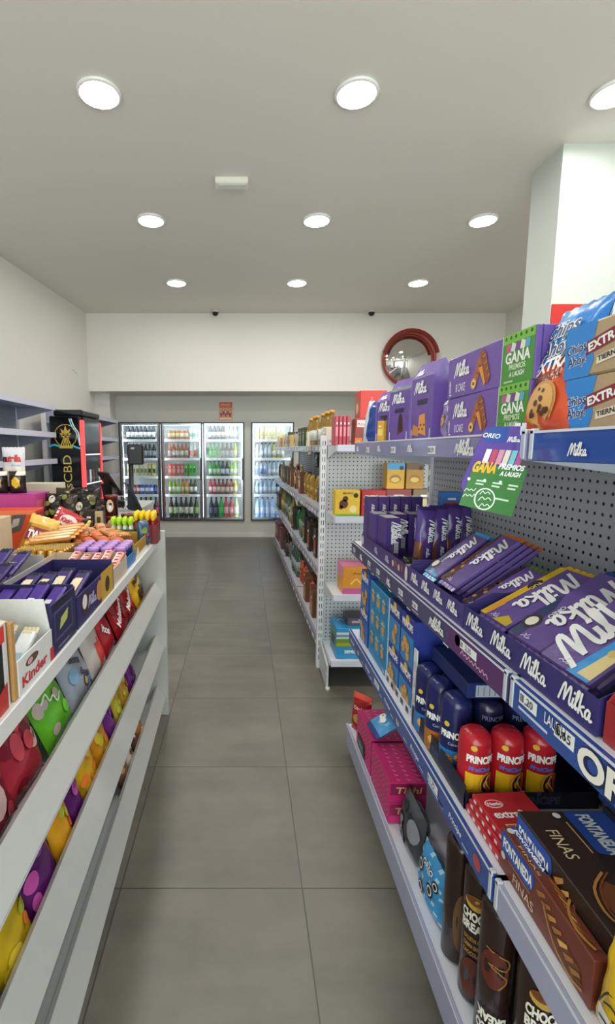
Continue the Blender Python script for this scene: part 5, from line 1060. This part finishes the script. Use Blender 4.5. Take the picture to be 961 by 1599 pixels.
def bars(n, col, w, L, x, y, z, step, tilt, yaw, name, lab, grp, fn=None, dz=0, kind='film'):
    "a row of bars side by side away from the aisle, each lying back towards the coolers"
    o = None
    for k in range(n):
        lb = lab % ORD[k]; loc = LC(x - step*k, y + .004*math.sin(k*2.3), z + dz*k); rot = (tilt + .06*math.sin(k*1.7), 0, RC + yaw + .05*math.sin(k*3))
        if o is None: o = bar(w, L, .016, col, fn, kind).build(name, loc=loc, rot=rot, label=lb, cat='candy bar', group=grp)
        else: dup(o, loc, rot, lb)
bars(5, '#dfe3e6', .034, .13, -.085, .862, CZ + .012, .042, -.95, -.12, 'wafer_bar', 'white wrapped wafer bar in the white carton, %s from the aisle', 'wafer bars', lambda u, v: '#9cc4d8' if .2 < v < .5 else '#d8c8a0' if v > .85 else None)
# near carton with black and red print, brown dividers
def art_near(m, F, L, Rt, T): m.rect(F, .0, .0, .13, .155, '#d9d8d6'); m.rect(F, .01, .03, .12, .125, '#1c1a1a', .0007); m.rect(F, .01, .125, .13, .155, '#d83a30', .0007); m.rect(F, .02, .1, .06, .13, '#e8e4e0', .001); m.poly(F, [(.0, .0), (.13, .0), (.13, .05), (.05, .02)], '#b83028', .001)
m = MB(); w, H, d = .14, .16, .3; m.box(-w/2, w/2, -d/2, d/2, 0, H, P('#d2d0cc'), .002); art_near(m, *faces(w, d, H))
m.build('display_carton', loc=LC(-.05 - .15, .742, CZ), rot=(0, 0, TUR), label='white carton with black and red print at the near left edge', cat='display carton')
m = MB(); kb = P('#b98a52', 'matte'); m.box(-.004, .0, -.15, .16, 0, .15, kb, .001); m.box(-.010, .004, -.158, -.1505, 0, .15, kb, .001); m.prism([(-.15, .15), (.16, .15), (.16, .215), (.0, .20)], -.004, -.001, P('#dcb980', 'matte'), 'x')
m.build('cardboard_divider', loc=LC(-.205, .832, CZ), rot=(0, 0, TUR), label='brown corrugated cardboard flap between the two white cartons', cat='cardboard')
# navy box and purple bar cartons
def art_navy(m, F, L, Rt, T):
    m.rect(F, .012, .03, .13, .1, '#4a4a78'); m.rect(F, .018, .036, .124, .094, '#20204a', .0008); m.poly(F, [(.04, .05), (.09, .06), (.1, .085), (.05, .075)], '#b8c060', .0012); m.rect(F, .01, .104, .13, .118, '#15152e', .0008); m.rect(F, .03, .01, .1, .014, '#7a7aa8')
tray_at('display_carton', .155, .125, .30, '#25224e', .12, -.045, 1.085, 'navy display carton with framed logo holding purple bars', art_navy)
bars(6, '#4a2f8c', .036, .14, -.09, 1.045, CZ + .07, .042, -1.2, -.1, 'chocolate_bar', 'purple wrapped bar in the navy carton, %s from the aisle', 'bars in the navy carton', lambda u, v: '#e0dce8' if .3 < v < .5 and u < .6 else '#1c1838' if v > .85 else None)

def art_pur(m, F, L, Rt, T): m.disc(F, .07, .05, .035, '#3a2a1c'); m.disc(F, .06, .055, .02, '#e8e0e0', .0009); m.rect(F, .22, .0, .36, .09, '#c8a028'); m.disc(F, .2, .045, .03, '#c88a48', .0009); m.disc(F, .29, .04, .025, '#3a2a20', .0009); m.milka(F, .09, .03, .03, '#cfc4e4')
tray_at('display_carton', .37, .10, .20, '#2c2460', .085, -.045, 1.36, 'dark purple display carton with nut pictures holding cream topped bars', art_pur)
bars(4, '#3a2e66', .04, .15, -.085, 1.20, CZ + .06, .046, -1.2, -.1, 'chocolate_bar', 'purple bar with cream picture in the front carton, %s from the aisle', 'cream picture bars', lambda u, v: '#e8d4b0' if .3 < v < .7 and .25 < u < .75 else '#cfc4da' if .15 < v < .65 and u < .4 else '#161228' if v > .86 else None)
tray_at('display_carton', .36, .115, .26, '#b9b4b4', .10, -.27, 1.37, 'pale grey display carton holding dark purple bars behind the front row')
bars(5, '#33255e', .042, .15, -.31, 1.22, CZ + .08, .05, -1.2, -.1, 'chocolate_bar', 'dark purple bar in the second carton, %s from the front carton', 'second row purple bars', lambda u, v: '#d8a8a0' if .3 < v < .55 and .2 < u < .8 else '#cfc8d8' if .2 < v < .3 else '#5a3aa0' if v < .2 else '#161228' if v > .8 else None)
bars(4, '#3f2f78', .042, .15, -.33, 1.38, CZ + .08, .055, -1.2, -.1, 'chocolate_bar', 'purple bar at the back of the second carton, %s from the front carton', 'rear purple bars', lambda u, v: '#cfc8d8' if .25 < v < .5 and u < .7 else '#161228' if v > .8 else None)
# light carton with pink and gold bars
tray_at('display_carton', .21, .075, .27, '#c9b9a4', .06, -.05, 1.665, 'cream display carton holding pink and gold wrapped bars')
bars(5, '#c07a72', .034, .15, -.075, 1.60, CZ + .035, .04, -1.25, -.1, 'candy_bar', 'pink and gold striped bar, %s from the aisle', 'pink and gold bars', lambda u, v: '#e8d0cc' if u < .35 else '#d8a860' if u > .75 else ('#a83a50' if int(v*14) % 2 else '#e8c0b8'))

# purple capped tubes
m = MB(); w, H, d = .20, .045, .22; c = P('#3a78b8'); m.box(-w/2, w/2, -d/2, d/2, 0, .003, c); m.box(-w/2, w/2, -d/2, -d/2 + .003, 0, H, c); m.box(-w/2, -w/2 + .003, -d/2, d/2, 0, H, c); m.box(w/2 - .003, w/2, -d/2, d/2, 0, H, c); m.box(-w/2, w/2, d/2 - .003, d/2, 0, H, c)
L_ = faces(w, d, H)[1]; m.rect(L_, 0, .0, .22, H, '#58a8cc'); m.rect(L_, .06, .01, .12, .03, '#a8b868', .0008); m.build('display_carton', loc=LC(-.055 - .11, 1.885, CZ), rot=(0, 0, TUR), label='light blue low carton holding purple capped candy tubes', cat='display carton')
ct = None; n = 0
for r_ in range(4):
    for q in range(4):
        n += 1; loc = LC(-.085 - .052*q, 1.815 + .045*r_, CZ + .0035); lab = 'purple capped candy tube, %s row from the viewer, %s from the aisle' % (ORD[r_], ORD[q])
        if ct is None:
            m = MB(); bl = P('#3d6ab0', 'bottle'); pc = P('#b88ad0'); m.lathe([(.018, 0), (.02, .004), (.02, .062), (.0215, .062), (.0215, .078), (.018, .082)], [bl, bl, pc, pc, pc], seg=16); F = Tube(.0205)
            m.rect(F, -.012, .015, .012, .055, '#3a3460', .0004); m.scribble(F, -.009, .03, .018, .009, WHITE); ct = m.build('candy_tube', loc=loc, rot=(0, 0, 0), label=lab, cat='candy tube', group='purple capped tubes')
        else: dup(ct, loc, (0, 0, .3*math.sin(n)), lab)
# yellow carton with orange wrapped bars
def art_y(m, F, L, Rt, T): m.rect(F, .0, .0, .4, .014, '#d8d8c8'); m.poly(F, [(.02, .01), (.05, .05), (.08, .02)], '#e8e8e8'); m.rect(F, .1, .02, .3, .04, '#a8802a')
tray_at('display_carton', .28, .075, .40, '#b98f3a', .065, -.055, 2.09, 'golden yellow display carton heaped with orange wrapped bars', art_y)
ob = None; rn = random.Random(12); n = 0
for j in range(3):
    for q in range(7):
        n += 1; loc = LC(-.125 - .055*q + rn.uniform(-.01, .01), 1.99 + .085*j + rn.uniform(-.01, .01), CZ + .062 + .018*(j % 2) + rn.uniform(0, .012)); rot = (-1.45 + rn.uniform(-.15, .15), rn.uniform(-.1, .1), R(90) - .9 + rn.uniform(-.25, .25))
        lab = 'orange wrapped bar in the golden carton, %s row from viewer, %s from aisle' % (ORD[j], ORD[q])
        if ob is None or (j == 1 and q == 0):
            ob = bar(.045, .12, .024, '#d8784a' if j == 0 else '#d89a68', lambda u, v: '#5a3020' if .42 < v < .5 else '#f0c890' if v > .85 or v < .12 else '#e86a38' if v < .4 else None, seed=n).build('candy_bar', loc=loc, rot=rot, label=lab, cat='candy bar', group='orange wrapped bars')
        else: dup(ob, loc, rot, lab)
# golden bars stacked and leaning packs
gb = None; n = 0
for j in range(4):
    for q in range(5):
        n += 1; loc = LC(-.30 - .038*q, 1.77 + .03*j, CZ + .002); rot = (-.35, 0, RC + .15); lab = 'upright gold wrapped bar, %s row, %s from the aisle side' % (ORD[j], ORD[q])
        if gb is None: gb = bar(.036, .09, .026, '#b8822a', lambda u, v: '#e8c070' if .35 < u < .6 else '#8a5418' if u > .8 else None, 'foil', 5).build('gold_bar', loc=loc, rot=rot, label=lab, cat='candy bar', group='gold wrapped bars')
        else: dup(gb, loc, rot, lab)
for q in range(5):
    lab = 'long gold wrapped bar lying over the upright gold bars, %s from the viewer' % ORD[q]; loc = LC(-.47, 1.86 + .045*q, CZ + .095 + .005*q)
    if q == 0: lg = bar(.04, .19, .024, '#cf8f3c', lambda u, v: '#e8b060' if .3 < u < .55 else '#a8402a' if v > .9 else None, 'film', 9).build('gold_bar', loc=loc, rot=(-1.5, 0, -R(90) + .35), label=lab, cat='candy bar', group='lying gold bars')
    else: dup(lg, loc, (-1.5, 0, -R(90) + .35), lab)
def twix(m, F): m.grid(F, -.05, .05, .05, .11, '#8a2a3c', .001); m.text(F, 'TWIX', 0, .062, .045, '#ece4e4', fit=.085, align='c', bold=.05, h=.002)
pouch('#c08c2c', .125, .165, .04, lambda u, v: '#e0b860' if v > .75 else '#a06a20' if u < .2 else None, twix, 141, 'film').build('candy_pack', loc=LC(-.485, 1.95, CZ + .03), rot=(-.4, .3, RC), label='gold candy multipack leaning behind the gold bars', cat='pack')
def kitk(m, F): m.disc(F, .0, .075, .042, '#ecd8d8', .0012, ry=.03); m.text(F, 'KitKat', 0, .062, .03, '#b8242c', fit=.07, align='c', bold=.05, rot=0, h=.002)
pouch('#b8262c', .15, .13, .035, lambda u, v: '#e8dcd4' if (u < .12 or v < .12) and int(u*12 + v*12) % 2 else '#2a2220' if u > .86 else None, kitk, 142).build('candy_pack', loc=LC(-.455, 2.20, CZ + .06), rot=(-.5, .5, RC + .1), label='red candy multipack with pale oval leaning beside the gold one', cat='pack')
m = MB(); w, H, d = .3, .19, .2; m.box(-w/2, w/2, -d/2, d/2, 0, H, P('#cdbb9c'), .002); F = faces(w, d, H)[0]; m.rect(F, 0, .06, w, .075, '#c8a030'); m.rect(F, .1, .1, .3, .103, '#e8e0d0'); m.poly(F, [(.2, .15), (.24, .15), (.22, .12)], '#d8a838')
m.build('display_carton', loc=LC(-.72, 1.87, CZ - .0), rot=(0, 0, RC), label='big cream carton at the left edge beside the gold bars', cat='display carton')
m = MB(); w, H, d = .30, .185, .14; m.box(-w/2, w/2, -d/2, d/2, 0, H, P('#d8481e'), .003); F, L_, Rt, T = faces(w, d, H); m.poly(F, [(.17, .07), (.23, .09), (.26, .17), (.2, .165), (.16, .11)], '#58504c'); m.rect(F, 0, .165, .3, .185, '#e87a4a'); m.scribble(F, .02, .12, .11, .03, '#f0c8a0'); m.rect(Rt, .01, .02, .13, .17, '#a83048'); m.poly(F, [(.185, .1), (.22, .115), (.23, .15), (.2, .145)], '#b8b0a8', .0009); m.rect(F, .02, .02, .03, .1, '#e8c898'); m.rect(F, .06, .02, .075, .11, '#e8a868')
m.build('candy_box', loc=LC(-.74, 2.30, DZ), rot=(0, 0, RC + .1), label='orange box with grey graphic behind the cream carton', cat='box')

#### BACK PART OF THE COUNTER: service desk behind the end panel
D_ = empty('service_desk', (-1.0, 2.75, 0), label='white service desk joined behind the candy counter', cat='desk')
m = MB(); m.box(-.62, .35, -.27, .45, .0, .93, cw, .002); m.build('body', D_); m = MB(); m.box(-.64, .36, -.28, .46, .93, .965, cw, .003); m.build('desktop', D_)
m = MB(); m.box(-.35, -.0, -1.5, -.02, 0, .93, cw, .002)
E2 = empty('side_counter', (-1.07, 2.45, 0), label='white side counter on the seller side behind the cream carton', cat='counter')
m.build('body', E2); m = MB(); m.box(-.35, -.0, -1.5, -.02, .9302, .965, cw, .002); m.build('countertop', E2)
m = MB(); w, H, d = .36, .235, .2; m.box(-w/2, w/2, -d/2, d/2, 0, H, P('#c2428c'), .002); F, L_, Rt, T = faces(w, d, H); m.rect(F, 0, .0, w*.6, .14, '#e4dcd8'); m.rect(Rt, .02, .02, .18, .2, '#d8587a'); m.rect(T, 0, 0, w, d, '#b8489a')
for k in range(5): m.rect(Rt, .03 + .03*k, .04, .045 + .03*k, .16, '#e8c0c8', .0009)
m.build('candy_box', loc=(-1.30, 2.61, DZ), label='magenta and pink box behind the orange box', cat='box')
for k in range(2):
    pouch('#2a201c', .09, .12, .07, lambda u, v: '#e0b828' if (u - .5)**2 + (v - .5)**2 < .06 else '#e8e0d8' if v > .8 and u > .5 else None, None, 150 + k).build('coffee_pack', loc=(-1.335 + .095*k, 2.58 + .01*k, DZ + .2355), rot=(0, 0, .1*k), label='black and yellow snack pack on the magenta box, %s along' % ORD[k], cat='pack', group='black and yellow packs')
def nut(m, F): m.text(F, 'nutella', 0, .17, .05, '#c8302c', fit=.1, align='c', bold=.05, h=.002); m.text(F, 'n', -.05, .17, .05, '#2a1c18', bold=.05, h=.0024); m.disc(F, .02, .075, .035, '#e0a878', .0014, ry=.03); m.text(F, 'B-ready', .0, .145, .015, '#7a9ac0', h=.002)
pouch('#d8d0cc', .13, .25, .05, lambda u, v: '#d8d4dc' if v > .55 else '#e8dcc8' if v > .1 else '#3a2a22', nut, 155).build('snack_bag', loc=(-1.29, 2.655, DZ + .2355), rot=(-.05, .0, 0), label='tall white hazelnut snack bag standing highest on the counter', cat='bag')
m = MB(); w, H, d = .22, .06, .12; m.box(-w/2, w/2, -d/2, d/2, 0, .2, P('#d8d0b8'), .002); m.build('candy_box', loc=(-1.26, 2.98, DZ + .065), label='cream box at the back of the desk behind the dark sweets', cat='box')
pack('#a87a48', '#d8a848', .26, .0645, .14).build('candy_box', loc=(-1.26, 2.98, DZ), label='tan box beneath the cream box at the desk back', cat='box')
m = MB(); w, H, d = .3, .08, .3; m.box(-w/2, w/2, -d/2, d/2, 0, H, P('#5a4234'), .002); m.rect(faces(w, d, H)[0], .02, .02, .28, .06, '#8a6a4a'); m.build('candy_box', loc=(-.975, 2.68, DZ), label='low brown box under the pile of dark sweets bags', cat='box')
for k in range(6):
    pouch(['#2c2420', '#3a3028', '#2a2624', '#4a4034', '#241e1c', '#3a302c'][k], .11, .15, .06, blobs(['#7a8838', '#d8d0c0', '#5a4a3a', '#1a1614'], 160 + k, 9), None, 160 + k, 'foil').build('sweets_bag', loc=(-1.06 + .085*(k % 3), 2.60 + .15*(k // 3), DZ + .085 + .02*(k//3)), rot=(-.3, .12*math.sin(k), .1*math.sin(k)), label='dark crinkled sweets bag with green specks, %s row, %s from the left' % (ORD[k // 3], ORD[k % 3]), cat='bag', group='dark sweets bags')
for k in range(3):
    m = pack('#3a2a22', '#8a7058', .055, .145, .07); m.build('coffee_box', loc=(-.845, 2.58 + .085*k, DZ), label='dark brown box on the desk behind the orange bars, %s from the viewer' % ORD[k], cat='box', group='dark brown boxes')
m = MB(); m.box(-.02, .02, -.01, .01, 0, .14, P('#c9b184')); m.rect(faces(.04, .02, .14)[0], .01, .06, .03, .11, '#4a3a2c'); m.build('price_card', loc=(-.79, 2.55, DZ), label='beige card standing between dark boxes and brown tins', cat='price card')
def cola(m, F): m.disc(F, 0, .055, .02, '#d8b890', .0006, ry=.035); m.disc(F, 0, .05, .011, '#e8e4e0', .001, ry=.022); m.disc(F, .004, .065, .008, '#2a1c18', .0014)
def tin(H=.11, r=.034):
    m = MB(); b = P('#4a1c1a', 'gloss'); l = P('#7a2420', 'gloss'); m.lathe([(r, 0), (r, H*.88), (r*1.03, H*.88), (r*1.03, H), (r*.95, H + .002)], [b, l, l, l], seg=20); cola(m, Tube(r + .0004)); return m
t0 = tin().build('chocolate_tin', loc=(-.735, 2.60, DZ), label='dark red tin with oval picture, lower of the stacked pair', cat='tin', group='dark red tins')
dup(t0, (-.735, 2.60, DZ + .1125), (0, 0, 0), 'dark red tin with oval picture, upper of the stacked pair')
for k in range(2): dup(t0, (-.665 + .072*k, 2.66 + .03*k, DZ), (0, 0, .1), 'dark red tin beside the stacked pair, %s of two' % ('nearer' if k == 0 else 'farther'))
m = MB(); m.box(-.07, .07, -.05, .05, 0, .085, P('#8a4a2a'), .002); m.rect(faces(.14, .1, .085)[0], .02, .01, .12, .03, '#3a2a4a'); m.build('candy_box', loc=LC(-.27, 2.36, CZ), rot=(0, 0, RC), label='low brown box behind the orange bars and before the tins', cat='box')
pouch('#d8b848', .09, .1, .05, lambda u, v: '#f0e070' if v > .6 else None, None, 171).build('candy_bag', loc=LC(-.42, 2.35, CZ + .02), rot=(-.1, .2, RC), label='small yellow bag beside the red multipack', cat='bag')
# pen cups
def cup(w, d, H, col, name, x, y, label):
    m = MB(); c = P(col); m.box(-w/2, w/2, -d/2, d/2, 0, .003, c); m.box(-w/2, w/2, -d/2, -d/2 + .003, 0, H, c); m.box(-w/2, w/2, d/2 - .003, d/2, 0, H*1.3, c); m.box(-w/2, -w/2 + .003, -d/2, d/2, 0, H, c); m.box(w/2 - .003, w/2, -d/2, d/2, 0, H, c)
    return m.build(name, loc=LC(x, y, CZ), rot=(0, 0, RC), label=label, cat='display carton')
cup(.13, .09, .08, '#1f5a34', 'display_carton', -.185, 2.30, 'dark green carton holding lime green topped sticks')
cup(.13, .11, .095, '#7a1c24', 'display_carton', -.085, 2.355, 'dark red carton holding yellow topped sticks')
def stick(c1, c2, H, art=None):
    m = MB(); a, b = P(c1, 'gloss'), P(c2, 'gloss'); m.lathe([(.009, 0), (.0095, H*.62), (.006, H*.7), (.011, H*.76), (.012, H*.9), (.006, H)], [a, a, b, b, b], seg=10); return m
for nm_, c1, c2, cx0, cy0, H, nx_, ny_ in (('lime topped', '#d8e8d0', '#a8d828', -.185, 2.30, .135, 4, 2), ('yellow topped', '#a81c28', '#f0c828', -.085, 2.355, .155, 4, 3)):
    so = None; n = 0
    for j in range(ny_):
        for q in range(nx_):
            loc = LC(cx0 - .042 + .028*q, cy0 - .026 + .028*j, CZ + .0035); lab = '%s candy stick, %s row, %s from the left' % (nm_, ORD[j], ORD[q])
            if so is None: so = stick(c1, c2, H).build('candy_stick', loc=loc, label=lab, cat='candy stick', group=nm_ + ' sticks')
            else: dup(so, loc, (0, 0, 0), lab)
pouch('#3a5a78', .08, .13, .05, blobs(['#1c2c40', '#7a9a48', '#c83a38'], 9, 5), None, 181).build('candy_bag', loc=LC(-.065, 2.225, CZ), rot=(-.1, 0, TUR - .3), label='dark blue and green bag between golden carton and red carton', cat='bag')
jar('#b8a8a0', '#7a2a24', '#d8ccc4', .105, .03).build('glass_jar', loc=LC(-.075, 2.436 - .045, CZ) if False else LC(-.03 - .04, 2.385 + .035 - .01, CZ), label='small glass jar with brown lid at the far corner of the counter', cat='jar')

#### CHECKOUT DESK FAR BEHIND
CD = empty('checkout_desk', (-1.18, 3.95, 0), label='white checkout desk standing behind the candy counter near the coolers', cat='desk')
m = MB(); m.box(-.28, .30, -.55, .60, 0, .92, cw, .002); m.build('body', CD); m = MB(); m.box(-.29, .31, -.56, .61, .92, .95, cw, .003); m.build('desktop', CD)
TM = empty('point_of_sale_monitor', (-1.17, 4.05, .9502), R(-55), label='black touch screen monitor tilted back on the checkout desk', cat='monitor')
m = MB(); m.box(-.13, .13, -.1, .1, 0, .06, P('#1a1b1e', 'metal'), .01); m.build('base', TM)
m = MB(); m.prism([(-.03, .06), (.03, .06), (.02, .2), (-.05, .2)], -.03, .03, P('#1a1b1e', 'metal'), 'x'); m.build('stand', TM)
m = MB(); m.prism([(.07, .10), (.083, .108), (-.037, .30), (-.05, .29)], -.13, .13, P('#141518', 'metal'), 'x'); sc_ = m.build('screen', TM)
m = MB(); m.prism([(.083, .112), (.0845, .1125), (-.0335, .296), (-.035, .2955)], -.115, .115, P('#b8bcc0', 'gloss'), 'x'); m.build('display', sc_)
TP = empty('card_terminal_stand', (-.96, 4.02, .9502), label='tall black pole stand with a card terminal on the checkout desk', cat='terminal stand')
m = MB(); m.lathe([(.05, 0), (.05, .012), (.02, .02), (.022, .48)], P('#121214', 'metal')); m.build('pole', TP)
m = MB(); m.box(-.02, .11, -.03, .02, .36, .53, P('#131316', 'metal'), .01); m.rect(Frame((-.02, -.0305, .36), (1, 0, 0), (0, 0, 1)), .03, .13, .06, .145, '#a8a890'); m.build('terminal', TP)
TB = empty('tablet_stand', (-.92, 3.78, .9502), R(20), label='dark tablet screen leaning on a stand at the end of checkout desk', cat='tablet')
m = MB(); m.prism([(-.02, 0), (.10, 0), (.0, .22), (-.012, .215)], -.012, .012, P('#26282c', 'metal'), 'y'); m.build('easel', TB)
m = MB(); m.prism([(-.035, .22), (-.025, .225), (.085, .01), (.075, .005)], -.1, .1, P('#2c2f35', 'gloss'), 'y'); m.build('screen', TB)
m = MB(); m.strokes(Frame((0, 0, 0), (1, 0, 0), (0, 0, 1)), [[(0, 0), (.03, .1), (.1, .12), (.12, .02), (.2, .0)]], 0, 0, 1, .006, '#d8d8d8'); m.strokes(Frame((0, .004, 0), (1, 0, 0), (0, 0, 1)), [[(0, 0), (.05, .06), (.09, .03)]], 0, 0, 1, .012, '#18181a')
m.lathe([(.05, 0), (.06, .03), (.03, .08), (.01, .09)], P('#151518', 'metal'), -.02, .02); m.build('headset', loc=(-1.05, 3.72, .9502), label='black device with curled pale cable on the checkout desk', cat='device')
m = MB(); m.box(-.06, .06, -.04, .04, 0, .07, P('#d83a30', 'gloss'), .006); m.build('red_box', loc=(-1.13, 3.55, .9502), label='small red box on the checkout desk behind the tins', cat='box')
